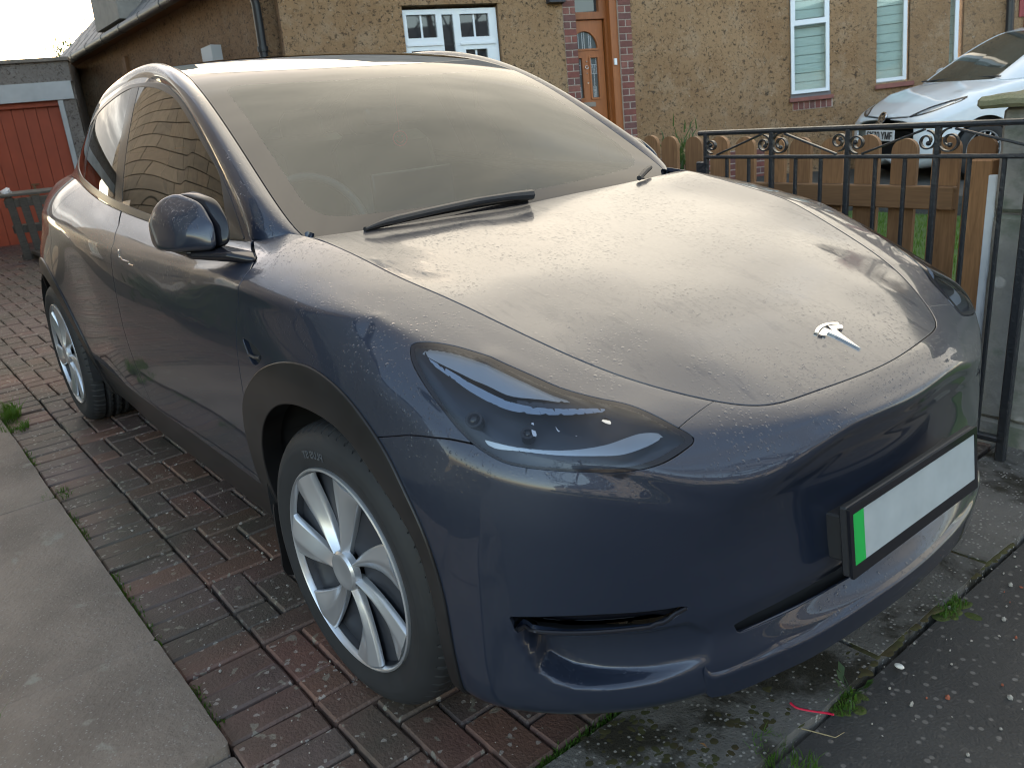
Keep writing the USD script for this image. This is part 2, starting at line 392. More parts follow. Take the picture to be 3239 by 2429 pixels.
M['windscreen'] = mat('windscreen_glass', {'t': ('transparent_bsdf', dict(color=(0.74, 0.84, 0.80))), 'd': ('diffuse_bsdf', dict(color=(.42, .50, .47))), 'mh': ('mix_closure', dict(fac=.03)), 'g': ('glossy_bsdf', dict(color=(1, 1, 1), roughness=.01)), 'f': ('fresnel', dict(IOR=1.55)), 'm': ('mix_closure', {})},
    [('t.BSDF', 'mh.closure1'), ('d.BSDF', 'mh.closure2'), ('f.fac', 'm.fac'), ('mh.closure', 'm.closure1'), ('g.BSDF', 'm.closure2')], surface='m.closure')
M['side_glass'] = glass('side_glass', (0.22, 0.27, 0.25), 1.85)
M['roof_glass'] = mat('roof_glass', {'p': ('principled_bsdf', dict(base_color=(0.008, 0.009, 0.01), roughness=0.03, specular_ior_level=0.9, coat_weight=1.0, coat_roughness=0.02))}, [], surface='p.BSDF')
M['frit'] = mat('glass_frit', {'p': ('principled_bsdf', dict(base_color=(0.010, 0.010, 0.012), roughness=0.06, specular_ior_level=0.8))}, [], surface='p.BSDF')
M['lens'] = glass('lamp_lens', (0.88, 0.91, 0.94), 1.5)

# ------------------------------------------------------------------ the car's body surface (right half, mirrored for the left)
# stations: rows of 13 points (x,y,z), canonical y>0
def side(x,belt,k,w):
    """door-like section; belt=(y,z), k=(y,z) shoulder, w = width scale offset of lower part"""
    yb,zb=belt;yk,zk=k
    def P(y,z): return (x,y,z)
    r=[P(yb,zb),P(yb+.55*(yk-yb),zb+.38*(zk-zb)),P(yb+.87*(yk-yb),zb+.75*(zk-zb)),P(yk,zk)]
    r+=[P(yk+.010,zk-.05),P(w+.003,.78),P(w,.62),P(w-.012,.50),P(w-.025,.41),P(w-.046,.33),P(w-.066,.27),P(w-.080,.225),P(w-.12,.20)]
    return r
ST=[]
ST.append([(-3.84,.50,1.12),(-3.86,.53,1.08),(-3.87,.555,1.03),(-3.875,.57,1.0),(-3.88,.58,.95),(-3.89,.59,.80),(-3.89,.59,.66),(-3.87,.58,.52),(-3.84,.56,.43),(-3.80,.54,.35),(-3.76,.53,.30),(-3.72,.52,.26),(-3.66,.50,.24)])
ST.append([(-3.60,.585,1.15),(-3.63,.645,1.12),(-3.65,.69,1.06),(-3.66,.71,1.02),(-3.67,.725,.96),(-3.68,.76,.80),(-3.68,.77,.66),(-3.66,.77,.52),(-3.64,.76,.43),(-3.6,.75,.35),(-3.58,.79,.29),(-3.56,.78,.26),(-3.52,.74,.24)])
ST.append(side(-3.22,(.655,1.168),(.825,1.01),.888))
ST.append(side(-2.89,(.702,1.170),(.885,1.02),.938))
ST.append(side(-2.40,(.768,1.134),(.918,1.005),.936))
ST.append(side(-1.80,(.819,1.088),(.936,.985),.948))
ST.append(side(-1.20,(.829,1.053),(.930,.970),.945))
ST.append(side(-.75,(.815,1.046),(.922,.970),.942))
s8=side(-.36,(.735,1.062),(.918,.985),.940)
s8[0]=(-.40,.722,1.062);s8[1]=(-.385,.795,1.043);s8[2]=(-.365,.868,1.015)
ST.append(s8)
s9=side(-.03,(.695,.998),(.882,.958),.938)
s9[1]=(-.03,.77,.990);s9[2]=(-.03,.838,.975);s9[4]=(-.03,.905,.925)
ST.append(s9)
ST.append([(.20,.648,.936),(.21,.715,.928),(.218,.775,.918),(.226,.815,.903),(.245,.858,.860),(.285,.900,.770),(.315,.925,.640),(.335,.930,.520),(.345,.930,.43),(.355,.928,.35),(.365,.922,.29),(.375,.915,.245),(.38,.87,.215)])
ST.append([(.42,.580,.857),(.43,.650,.852),(.445,.725,.838),(.465,.790,.80),(.480,.825,.765),(.497,.850,.70),(.507,.862,.60),(.512,.868,.50),(.515,.872,.42),(.517,.876,.345),(.518,.880,.285),(.515,.878,.235),(.50,.84,.20)])
ST.append([(.585,.488,.793),(.605,.540,.783),(.632,.605,.763),(.655,.655,.735),(.664,.680,.705),(.672,.700,.65),(.675,.708,.57),(.675,.712,.48),(.673,.715,.41),(.672,.718,.345),(.680,.722,.285),(.683,.722,.24),(.66,.69,.20)])
ST.append([(.698,.378,.752),(.722,.420,.733),(.745,.460,.700),(.766,.497,.648),(.764,.503,.615),(.760,.508,.58),(.758,.510,.52),(.762,.512,.455),(.768,.512,.40),(.766,.512,.345),(.780,.516,.285),(.782,.516,.24),(.745,.49,.20)])
ST.append([(.748,.226,.745),(.776,.230,.733),(.803,.234,.713),(.826,.236,.690),(.817,.237,.655),(.806,.238,.60),(.802,.238,.52),(.808,.238,.45),(.816,.238,.395),(.800,.238,.340),(.842,.240,.285),(.842,.240,.24),(.80,.23,.20)])
ST.append([(.772,0,.746),(.796,0,.733),(.822,0,.713),(.844,0,.692),(.834,0,.655),(.820,0,.60),(.815,0,.52),(.820,0,.45),(.829,0,.395),(.810,0,.340),(.866,0,.288),(.866,0,.24),(.82,0,.20)])
ST=np.array(ST,float)
NS,NR=ST.shape[:2]
# station parameter ~ arc length along row 5
def body_grid(nu=460,nv=150):
    L=np.array([0,.277,.753,1.087,1.577,2.177,2.777,3.227,3.617,3.947,4.293,4.499,4.729,4.949,5.225,5.463])
    # mirror across centre for smooth tangency at nose, extend
    m=ST[:-1][::-1][:5]*np.array([1,-1,1])
    S2=np.concatenate([ST,m]);L2=np.r_[L,L[-1]+(L[-1]-L[:-1][::-1][:5])]
    cs=CubicSpline(L2,S2,axis=0)
    u=np.linspace(0,L[-1],nu)
    R=cs(u)                                 # nu x NR x 3
    # v param: mean chord lengths
    v0=np.array([0,.065,.125,.167,.217,.360,.501,.616,.701,.781,.845,.891,.942])
    v=np.linspace(0,v0[-1],nv)
    G=Akima1DInterpolator(v0,R,axis=1)(v)
    # soften
    dv=v[1]-v[0]
    G=gaussian_filter1d(G,.006/dv,axis=1,mode='nearest') if True else G
    # restore exact first row blend
    return G,u,v,L,v0
G, U_, V_, _L, _v0 = body_grid()
NU, NV = G.shape[:2]
UU = np.repeat(U_[:, None], NV, 1); VV = np.repeat(V_[None], NU, 0)
UVg = np.stack([UU, VV], -1)
HL = np.array([(4.295,.170),(4.301,.161),(4.334,.136),(4.381,.115),(4.431,.105),(4.501,.100),(4.568,.101),(4.627,.096),(4.679,.089),(4.741,.093),(4.806,.106),(4.842,.116),(4.846,.121),(4.834,.133),(4.803,.156),(4.774,.179),(4.743,.202),(4.711,.221),(4.648,.241),(4.585,.257),(4.537,.269),(4.502,.267),(4.467,.257),(4.427,.236),(4.385,.215),(4.344,.201),(4.317,.192),(4.301,.181)])
HLs = smooth_poly(HL, 120)
SLOT = np.array([(4.518,.683),(4.613,.671),(4.693,.666),(4.776,.667),(4.852,.667),(4.861,.674),(4.826,.701),(4.787,.717),(4.734,.719),(4.664,.715),(4.575,.711),(4.530,.720)])
POCK = np.array([(4.526,.700),(4.542,.744),(4.561,.776),(4.572,.804),(4.603,.826),(4.643,.842),(4.705,.848),(4.79,.848),(4.90,.835),(4.92,.77),(4.86,.715),(4.787,.722),(4.664,.722),(4.575,.716)])
def sstep(x): x = np.clip(x, 0, 1); return x * x * (3 - 2 * x)
uvf = UVg.reshape(-1, 2)
N0 = grid_normals(G)
d = np.zeros(NU * NV)
sp = poly_sdf(uvf, POCK)
d += 0.058 * sstep(sp / 0.022) * sstep((4.96 - uvf[:, 0]) / 0.40)
G = G - (N0 * d.reshape(NU, NV, 1))
NG = grid_normals(G)
BODY = np.concatenate([G, NG, UVg], -1).reshape(-1, 8)
BODYF = grid_faces(NU, NV)

ARCH_O = smooth_poly([(-.50,.10),(-.505,.28),(-.500,.45),(-.452,.639),(-.359,.730),(-.255,.788),(-.139,.825),(-.050,.836),(.034,.828),(.127,.795),(.2,.752),(.26,.708),(.323,.636),(.374,.545),(.405,.42),(.418,.277),(.425,.10)], 150)
ARCH_I = smooth_poly([(-.41,.08),(-.425,.28),(-.425,.40),(-.408,.50),(-.354,.60),(-.253,.687),(-.162,.726),(-.075,.742),(.02,.741),(.11,.722),(.18,.688),(.255,.637),(.319,.578),(.359,.507),(.382,.397),(.391,.276),(.393,.08)], 150)
_t = np.linspace(0, 2 * np.pi, 120, endpoint=False)
RARCH_O = np.stack([-2.89 + .475 * np.cos(_t), .345 + .475 * np.sin(_t)], 1)
RARCH_I = np.stack([-2.89 + .405 * np.cos(_t), .345 + .405 * np.sin(_t)], 1)
GAP_F = [(-.62, 1.063), (-.407, 1.023), (-.372, 1.008), (-.360, .985), (-.373, .94), (-.405, .877), (-.418, .82), (-.43, .70), (-.47, .5), (-.48, .1)]
GAP_B = [(-1.75, 1.095), (-1.57, 1.045), (-1.485, .995), (-1.495, .93), (-1.52, .7), (-1.50, .45), (-1.46, .1)]
GAP_R = [(-2.50, 1.25), (-2.55, 1.10), (-2.582, .93), (-2.625, .88), (-2.632, .794), (-2.46, .55), (-2.33, .40), (-2.28, .1)]
SILL = [(-4, .415), (-2.1, .405), (-1.4, .395), (-.3, .385), (.2, .38)]
SEAM = [(.06, .70), (.17, .722), (.304, .754), (.341, .759), (.398, .762), (.448, .758), (.60, .74)]
SEAM2 = [(4.853, -.05), (4.853, .02), (4.82, .09), (4.80, .14)]
xz = BODY[:, [0, 2]]; uv = BODY[:, 6:8]
g = .0022
f_front = -line_side(xz, GAP_F)     # positive ahead of the gap
# direction of GAP lines is downward: left of downward = +x
f_front = line_side(xz, GAP_F)
f_b = line_side(xz, GAP_B); f_r = line_side(xz, GAP_R)
a_o = -poly_sdf(xz, ARCH_O); a_i = -poly_sdf(xz, ARCH_I); ra_o = -poly_sdf(xz, RARCH_O); ra_i = -poly_sdf(xz, RARCH_I)
sill = line_side(xz, SILL)           # positive above (left of +x direction)
hl = -poly_sdf(uv, HLs)
below = VV.ravel()
seam = line_side(xz, SEAM); seam_u = line_side(uv, SEAM2)
VENT = smooth_poly([(3.605,.300),(3.66,.305),(3.712,.322),(3.702,.337),(3.672,.352),(3.652,.352),(3.625,.330)], 40)
vent = -poly_sdf(uv, VENT)
INTK = np.array([(4.955,.770),(5.0,.760),(5.107,.757),(5.275,.760),(5.5,.762),(5.5,.803),(5.275,.801),(5.094,.800),(4.965,.798)])
intk = -poly_sdf(uv, INTK); slot = -poly_sdf(uv, SLOT)
def panel(*vals, depth=.014, rimmed=True):
    A, F = BODY, BODYF
    v = np.minimum.reduce(vals)
    sel = (v[F] > -.03).any(1); F = F[sel]
    ext = np.hstack([A, np.stack(vals, 1)])
    k = A.shape[1]
    used = np.unique(F); mp = np.full(len(A), -1); mp[used] = np.arange(len(used)); ext = ext[used]; F = mp[F]
    for i in range(len(vals)):
        ext, F = clip(ext, F, ext[:, k + i])
    A = ext[:, :k]
    return rim(A, F, depth) if rimmed else (A, F)

car = thing('electric_car', 'wet dark blue grey electric hatchback parked on the brick driveway', 'car')
def both(name, AF, material, parent=car, label=None):
    a = emit(parent, name, AF[0], AF[1], material, label)
    b = emit(parent, name, *mirror(*AF), material)
    return a, b
fr_x = BODY[:, 0]
v_top = VV.ravel() - .0035
isfront = line_side(xz, [(.40, 1.2), (.40, -.2)])
# bumper: everything ahead of the arch below the fender seam
seamF = np.where(BODY[:, 0] > .52, -1.0, seam)     # >0 above seam on the fender side of the lamp
fend_sel = np.maximum(seam, 0)
ufwd = 4.60 - uv[:, 0]
fend_low = np.where(uv[:, 0] < 4.52, seam, np.where(uv[:, 1] < .15, .05, -.05))
fender_v = [f_front - g, a_o - g, np.where(uv[:, 0] > 4.56, .05, seam - g), np.where(uv[:, 0] > 4.2, .05, seam_u * 0 + .05), -seam_u - g if False else np.where(uv[:, 0] > 4.6, -line_side(uv, SEAM2) * 0 + (4.853 - .55 * (uv[:, 1] - .02) - uv[:, 0]) * .9 - g, .05), hl - .003, v_top,
            np.where((uv[:, 0] > 4.56), .235 - uv[:, 1], .05), vent - .001, np.where(uv[:, 0] < 4.15, np.where(uv[:, 0] < 3.99, sill + .2, .05), .05)]
fender = panel(*fender_v)
f1, f2 = both('fender', fender, M['paint'])
nose_u = -(4.853 - .55 * (uv[:, 1] - .02) - uv[:, 0]) * .9
bump_top = np.where(uv[:, 0] < 4.60, -seam, np.where(uv[:, 1] < .15, nose_u, .05))
bump_top = np.where((uv[:, 0] >= 4.56) & (uv[:, 0] < 4.60) & (uv[:, 1] > .2), .05, bump_top)
bump_top = np.where(BODY[:, 2] < .60, .05, bump_top)
bumper = panel(bump_top - g, a_o - g, hl - .003, v_top, f_front - .25, intk, slot - .001, uv[:, 0] - 4.02)
BA, BF = bumper; MA, MF = mirror(*bumper)
bump_pr = emit(car, 'front_bumper', np.vstack([BA, MA]), np.vstack([BF, MF + len(BA)]), M['paint'])
# intake and slot: dark recessed trays of the same surface set back
def back(vals, depth, name, material, parent, lab=None, one=False):
    A, F = panel(*vals, rimmed=False)
    A = A.copy(); A[:, :3] -= A[:, 3:6] * depth
    if one:
        B, F2 = mirror(A, F); return emit(parent, name, np.vstack([A, B]), np.vstack([F, F2 + len(A)]), material, lab)
    return both(name, (A, F), material, parent, lab)
back([-intk + .02], .045, 'lower_intake', M['shell'], bump_pr, one=True)
back([-slot + .012], .030, 'air_curtain_slot', M['black_gloss'], bump_pr)
# blade along the lower lip of the slot
for s in (1, -1):
    pts = []
    for (uu_, vv_) in smooth_poly([(4.533,.717),(4.60,.7125),(4.70,.7145),(4.76,.7145),(4.80,.708),(4.835,.692),(4.858,.675)], 24, closed=False):
        i = np.argmin((uvf[:, 0] - uu_) ** 2 + (uvf[:, 1] - vv_) ** 2); p = BODY[i]; pts.append(p[:3] - p[3:6] * .003)
    put(bump_pr, 'slot_blade', tube(np.array(pts) * [1, s, 1], .0045, 8), M['black_gloss'])
door = panel(-f_front - g, f_b - g, sill, v_top)
d1, d2 = both('front_door', door, M['paint'])
rdoor = panel(-f_b - g, f_r - g, sill, ra_o - g, v_top)
rd1, rd2 = both('rear_door', rdoor, M['paint'])
quarter = panel(-f_r - g, ra_o - g, v_top, sill + .05)
q1, q2 = both('rear_quarter', quarter, M['paint'])
rock = panel(-sill - g, a_o - .001, ra_o - .001, -BODY[:, 0] + .1, f_front * 0 + BODY[:, 0] + 3.3)
both('sill', rock, M['cladding'])
# arch cladding, standing 5 mm proud
def clad(vals):
    A, F = panel(*vals, rimmed=False); A = A.copy(); A[:, :3] += A[:, 3:6] * .006; return rim(A, F, .055, .004)
both('wheel_arch_trim', clad([-a_o, a_i, BODY[:, 0] + .7]), M['cladding'])
both('rear_wheel_arch_trim', clad([-ra_o, ra_i, -BODY[:, 0] - 2.2]), M['cladding'])
# inner shell behind every gap
A, F = panel(a_i - .012, ra_i - .012, hl - .012, vent * 0 + 1.0, intk - .002, slot - .01, rimmed=False)
A = A.copy(); A[:, :3] -= A[:, 3:6] * .013
both('inner_shell', (A, F), M['shell'])
# wheel housings
for cx, r in ((-.02, .43), (-2.89, .42)):
    for s in (1, -1):
        t = np.linspace(-.15, np.pi + .15, 30); P = []
        for y in (.925, .50): P.append(np.stack([cx + r * np.cos(t), np.full(30, s * y), .345 + r * np.sin(t)], 1))
        Gd = np.stack(P, 1); Vh = Gd.reshape(-1, 3)
        wall = np.vstack([Vh, [[cx, s * .50, .345]]]); Fh = np.vstack([grid_faces(30, 2), [(2 * k + 1, 2 * k + 3, 60) for k in range(29)]])
        emit(car, 'wheel_housing', wall, Fh, M['shell'])
put(car, 'underbody', boxm((3.7, 1.3, .10), (-1.60, 0, .26)), M['shell'])
# splitter lip along the foot of the bumper
lipE = np.array([(.757,.578,.286),(.764,.563,.268),(.780,.523,.265),(.797,.472,.267),(.813,.417,.271),(.832,.328,.272),(.848,.228,.279),(.858,.136,.285),(.863,.075,.288),(.865,0,.289)])
lipB = np.array([(.755,.572,.292),(.757,.558,.308),(.764,.531,.321),(.772,.485,.328),(.782,.430,.328),(.796,.34,.326),(.806,.235,.322),(.812,.14,.319),(.814,.07,.318),(.815,0,.318)])
lt_ = np.r_[0, np.cumsum(np.linalg.norm(np.diff(lipE, axis=0), axis=1))]; lq = np.linspace(0, lt_[-1], 60)
eE, eB = Akima1DInterpolator(lt_, lipE)(lq), Akima1DInterpolator(lt_, lipB)(lq)
outd = eE - eB; outd[:, 2] = 0; outd /= np.linalg.norm(outd, axis=1, keepdims=True)
up3 = np.array([0, 0, 1.0])
rowsL = [eB + up3 * .0005 - outd * .004, eB + up3 * .0035, eB * .5 + eE * .5 + up3 * .0030, eB * .1 + eE * .9 + up3 * .0045, eE + up3 * .003 + outd * .004, eE + outd * .0065 - up3 * .002, eE + outd * .006 - up3 * .010, eE + outd * .004 - up3 * .030, eE + outd * .001 - up3 * .052]
GL = np.array(rowsL).transpose(1, 0, 2); vvL = np.r_[0, np.cumsum(np.linalg.norm(np.diff(GL, axis=1), axis=2).mean(0))]
GL = Akima1DInterpolator(vvL, GL, axis=1)(np.linspace(0, vvL[-1], 40))
GLm = np.concatenate([GL, (GL * [1, -1, 1])[::-1][1:]], 0); NL = grid_normals(GLm)
if NL[59, 12, 2] < 0: NL = -NL
LF = grid_faces(*GLm.shape[:2]); fn = np.cross(GLm[60, 12] - GLm[59, 12], GLm[59, 13] - GLm[59, 12])
if fn @ NL[59, 12] < 0: LF = LF[:, ::-1]
emit(bump_pr, 'front_lip', np.concatenate([GLm, NL], -1).reshape(-1, 6), LF, M['paint'])
# side vent with the repeater camera
back([-vent + .003], .020, 'side_vent', M['black_gloss'], f1[0] if isinstance(f1, tuple) else f1) if False else None
A, F = panel(-vent + .004, rimmed=False); A = A.copy(); A[:, :3] -= A[:, 3:6] * .016
ve = emit(f1, 'side_vent', *mirror(A, F), M['black_gloss']) if False else emit(car, 'side_vent', *mirror(A, F), M['black_gloss']); emit(car, 'side_vent', A, F, M['black_gloss'])
for s in (-1, 1):
    vp = []
    for a, b in ((3.612,.310),(3.632,.336),(3.668,.334),(3.704,.328)):
        i = np.argmin((uvf[:, 0] - a) ** 2 + (uvf[:, 1] - b) ** 2); vp.append(BODY[i, :3] - BODY[i, 3:6] * .002)
    put(car, 'side_camera', tube(np.array(vp) * [1, s, 1], [.0025, .004, .004, .005], 8), M['trim_satin'])

# ---- bonnet
hpts = [(-.420,0,1.035),(-.41,.236,1.040),(-.392,.494,1.047),(-.385,.722,1.055)]
E_side = G[:, 0][(U_ > 3.66)]
edge = E_side[::6]
inner = [(.70,0,.778),(.55,0,.838),(.30,0,.906),(.0,0,.966),(-.22,0,1.004),
         (.64,.2,.795),(.45,.22,.868),(.15,.24,.942),(-.15,.25,.996),
         (.58,.36,.815),(.38,.40,.884),(.10,.46,.954),(-.2,.52,1.012),(.30,.52,.897),(0,.58,.978)]
hp = np.array(hpts + inner + [tuple(e) for e in edge])
hp = np.vstack([hp, hp[np.abs(hp[:, 1]) > 1e-6] * [1, -1, 1]])
hf = RBFInterpolator(hp[:, :2], hp[:, 2], kernel='thin_plate_spline', smoothing=2e-5, degree=2)
out = np.vstack([np.array([p[:2] for p in hpts]), E_side[:, :2]])
# outline: rear edge centre -> right rear corner -> along the wing -> nose centre
rear = CubicSpline([0, .236, .494, .722], [-.420, -.41, -.392, -.385])
yy = np.linspace(0, .716, 30); half = np.vstack([np.stack([rear(yy), yy], 1), E_side[3:, :2]])
outline = np.vstack([half, (half * [1, -1])[::-1][1:-1]])
gx, gy = np.meshgrid(np.linspace(-.45, .80, 170), np.linspace(-.74, .74, 190), indexing='ij')
P2 = np.stack([gx.ravel(), gy.ravel()], 1)
def hz(p): return hf(np.stack([p[:, 0], p[:, 1]], 1))
sd0 = poly_sdf(P2, outline)
zz = hz(P2)
# pull the bonnet's edge exactly on to the wing line
ex = E_side[:, :2]; ez = E_side[:, 2]
dd = np.linalg.norm(np.stack([np.abs(P2[:, 1]), P2[:, 0]], 1)[:, None, ::-1] - ex[None, ::2], axis=2)
Gh = np.stack([gx, gy, zz.reshape(gx.shape)], -1)
Nh = grid_normals(Gh)
HA = np.hstack([Gh.reshape(-1, 3), Nh.reshape(-1, 3), P2, sd0[:, None]])
HFc = grid_faces(*gx.shape)
HFc = HFc[(sd0[HFc] > -.02).any(1)]
A, F = clip(HA, HFc, HA[:, 8] - .0035)
A, F = rim(A[:, :8], F, .016, .0022)
hood = emit(car, 'bonnet', A, F, M['paint_hood'])
A, F = clip(HA, HFc, HA[:, 8] + .015); A = A[:, :6].copy(); A[:, 2] -= .016
emit(car, 'bonnet_shell', A, F, M['shell'])
# emblem on the bonnet
def T_logo():
    a = lambda r, c, t: (c[0] + r * math.cos(t), c[1] + r * math.sin(t))
    arc = lambda r0, r1, t0, t1, c: Polygon([a(r1, c, t) for t in np.linspace(t0, t1, 20)] + [a(r0, c, t) for t in np.linspace(t1, t0, 20)])
    # local: u across, v towards the windscreen; unit metres
    c = (0, -.050)
    cap = arc(.0885, .0965, math.pi / 2 - .50, math.pi / 2 + .50, c)
    arm = arc(.071, .0855, math.pi / 2 - .50, math.pi / 2 + .50, c)
    notch = Polygon([(-.010, .040), (.010, .040), (0, .019)])
    body = Polygon([(-.016, .022), (.016, .022), (.0095, .002), (0, -.055), (-.0095, .002)]).union(Polygon([(-.020, .032), (.020, .032), (.012, .010), (-.012, .010)]))
    tipL = Polygon([(-.046, .024), (-.034, .029), (-.031, .021), (-.040, .016)]); tipR = affinity.scale(tipL, -1, 1, origin=(0, 0))
    return cap.union(arm.union(body).union(tipL).union(tipR).difference(notch))
lp = T_logo()
em = trimesh.util.concatenate([extr(lp, .004)])
ctr = np.array([.668, 0.0]); zc = hz(ctr[None])[0]; zn = hz(ctr[None] + [[.03, 0]])[0]
tx = np.array([.03, 0, zn - zc]); tx /= np.linalg.norm(tx)
em = xf(em, np.stack([np.array([0, 1.0, 0]), -tx, np.cross([0, 1.0, 0], -tx)], 1), (ctr[0], 0, zc + .0005))
put(hood, 'emblem', em, M['chrome'], smooth=False)

# ---- windscreen, roof glass, pillars, side windows
E_ = np.array([(-.415,.690,1.040),(-.495,.714,1.09),(-.692,.699,1.209),(-.971,.668,1.367),(-1.311,.621,1.503),(-1.713,.562,1.563),(-2.15,.54,1.548),(-2.65,.52,1.475),(-3.15,.49,1.345),(-3.55,.46,1.215)])
C_ = np.array([(-.405,0,1.022),(-.462,0,1.080),(-.645,0,1.222),(-.93,0,1.400),(-1.29,0,1.533),(-1.71,0,1.590),(-2.17,0,1.592),(-2.68,0,1.522),(-3.18,0,1.392),(-3.58,0,1.258)])
s_ = np.arange(10.0)
Es, Cs = CubicSpline(s_, E_), CubicSpline(s_, C_)
ns, nt = 260, 121
ss = np.linspace(0, 9, ns); tt = np.linspace(-1, 1, nt)
e, c = Es(ss)[:, None], Cs(ss)[:, None]; t2 = (np.abs(tt) ** 2.0)[None]
GW = np.stack([c[..., 0] + (e[..., 0] - c[..., 0]) * t2, e[..., 1] * tt[None], c[..., 2] + (e[..., 2] - c[..., 2]) * t2], -1)
NW = grid_normals(GW, True)
if NW[50, 60, 2] < 0: NW = -NW; wf = False
else: wf = True
arcs = np.r_[0, np.cumsum(np.linalg.norm(np.diff(Cs(ss), axis=0), axis=1))]
Lat = GW[..., 1]
S2 = np.repeat(ss[:, None], nt, 1); T2 = np.repeat(tt[None], ns, 0)
joint = 4.10 - .42 * (1 - T2 ** 2)
sl = np.interp(S2.ravel(), ss, arcs).reshape(S2.shape); jl = np.interp(joint.ravel(), ss, arcs).reshape(S2.shape)
WA = np.concatenate([GW, NW, T2[..., None], S2[..., None]], -1).reshape(-1, 8)
WF = grid_faces(ns, nt, wf)
wn = np.cross(GW[51, 60] - GW[50, 60], GW[50, 61] - GW[50, 60])
if (wn[2] > 0) == wf: WF = WF[:, ::-1]
edge_in = (1 - np.abs(T2)) * np.abs(Es(ss)[:, 1])[:, None]
def smin(a, b, k=.05):
    h = np.clip(.5 + .5 * (b - a) / k, 0, 1); return b * (1 - h) + a * h - k * h * (1 - h)
side_in = edge_in - .072; top_in = jl - sl - .165 + .03 * (1 - T2 ** 2); bot_in = sl - np.interp(1.0, ss, arcs) + .02 * (1 - T2 ** 2)
win = smin(smin(side_in, top_in, .09), bot_in, .09).ravel()
front_of_joint = (jl - sl).ravel(); ed = edge_in.ravel()
def wpanel(*vals, rimmed=True):
    A = np.hstack([WA, np.stack(vals, 1)]); F = WF
    for i in range(len(vals)): A, F = clip(A, F, A[:, 8 + i])
    return rim(A[:, :8], F, .006, .001) if rimmed else (A[:, :8], F)
ws = wpanel(win, front_of_joint - .002, ed - .003, rimmed=False)
screen = emit(car, 'windscreen', *ws, M['windscreen'])
fritp = wpanel(-win, front_of_joint - .002, ed - .004)
emit(screen, 'black_border', *fritp, M['frit'])
roofp = wpanel(-front_of_joint - .002, ed - .004, 8.2 - WA[:, 7])
emit(car, 'roof_glass', *roofp, M['roof_glass'])
tail = wpanel(WA[:, 7] - 8.2, ed - .004)
emit(car, 'tailgate_glass', *tail, M['roof_glass'])
A, F = wpanel(-front_of_joint + .015, rimmed=False); A = A.copy(); A[:, :3] -= A[:, 3:6] * .012; emit(car, 'roof_shell', A, F, M['shell'])
A, F = wpanel(.06 - ed, rimmed=False); A = A.copy(); A[:, :3] -= A[:, 3:6] * .014; emit(car, 'pillar_shell', A, F, M['shell'])

D_ = np.array([(-.545,.803,1.049),(-.60,.792,1.085),(-.765,.760,1.190),(-1.045,.709,1.343),(-1.35,.665,1.465),(-1.735,.640,1.533),(-2.15,.630,1.515),(-2.66,.597,1.455),(-3.06,.585,1.295),(-3.50,.565,1.165)])
Ds = CubicSpline(s_, D_)
nw = 26; w = np.linspace(0, 1, nw)
e3, d3 = Es(ss)[:, None], Ds(ss)[:, None]
tang = np.gradient(Es(ss), axis=0)[:, None]
nrm = np.cross(d3 - e3, np.repeat(tang, 1, 1)); nrm /= np.linalg.norm(nrm, axis=-1, keepdims=True); nrm *= np.sign(nrm[..., 2:3])
bul = (.030 * (1 - np.abs(2 * w - 1) ** 2.6))[None, :, None]
bul = bul * np.interp(ss, [0, .6, 1.5, 9], [.35, .7, 1, 1])[:, None, None]
GP = e3 + (d3 - e3) * w[None, :, None] + nrm * bul
NP_ = grid_normals(GP)
if NP_[60, 12, 2] < 0: NP_ = -NP_
PA = np.concatenate([GP, NP_, np.repeat(w[None, :, None], ns, 0), S2[:, :1, None].repeat(nw, 1)], -1).reshape(-1, 8)
PF = grid_faces(ns, nw); fn = np.cross(GP[61, 12] - GP[60, 12], GP[60, 13] - GP[60, 12])
if (fn @ NP_[60, 12]) < 0: PF = PF[:, ::-1]
A, F = rim(PA, PF, .02, .0016)
both('roof_rail', (A, F), M['paint'])

# upper side between the roof rail and the belt line
xs = np.linspace(-.545, -3.45, 240)
Dx = Ds(np.linspace(0, 9, 800)); o = np.argsort(-Dx[:, 0]); Dd = np.stack([np.interp(-xs, -Dx[o, 0], Dx[o, k]) for k in range(3)], 1); Dd[:, 0] = xs
R0 = G[:, 0]; B_ = np.vstack([[(-.53,.806,1.044),(-.64,.811,1.044)], R0[(R0[:, 0] < -.75)][::-1][::4]])
B_ = B_[np.argsort(-B_[:, 0])]
Bd = np.stack([xs, np.interp(-xs, -B_[:, 0], B_[:, 1]), np.interp(-xs, -B_[:, 0], B_[:, 2])], 1)
Bd[:, 1] = gaussian_filter1d(Bd[:, 1], 3); Bd[:, 2] = gaussian_filter1d(Bd[:, 2], 3)
nw2 = 60; w2 = np.linspace(0, 1, nw2)
GU = Dd[:, None] + (Bd - Dd)[:, None] * w2[None, :, None]
GU[..., 1] += .016 * (4 * w2 * (1 - w2))[None] * np.interp(Dd[:, 2] - Bd[:, 2], [0, .3], [0, 1])[:, None]
NUp = grid_normals(GU)
if NUp[100, 30, 1] < 0: NUp = -NUp
UA = np.concatenate([GU, NUp], -1).reshape(-1, 6); UF = grid_faces(240, nw2)
fn = np.cross(GU[101, 30] - GU[100, 30], GU[100, 31] - GU[100, 30])
if fn @ NUp[100, 30] < 0: UF = UF[:, ::-1]
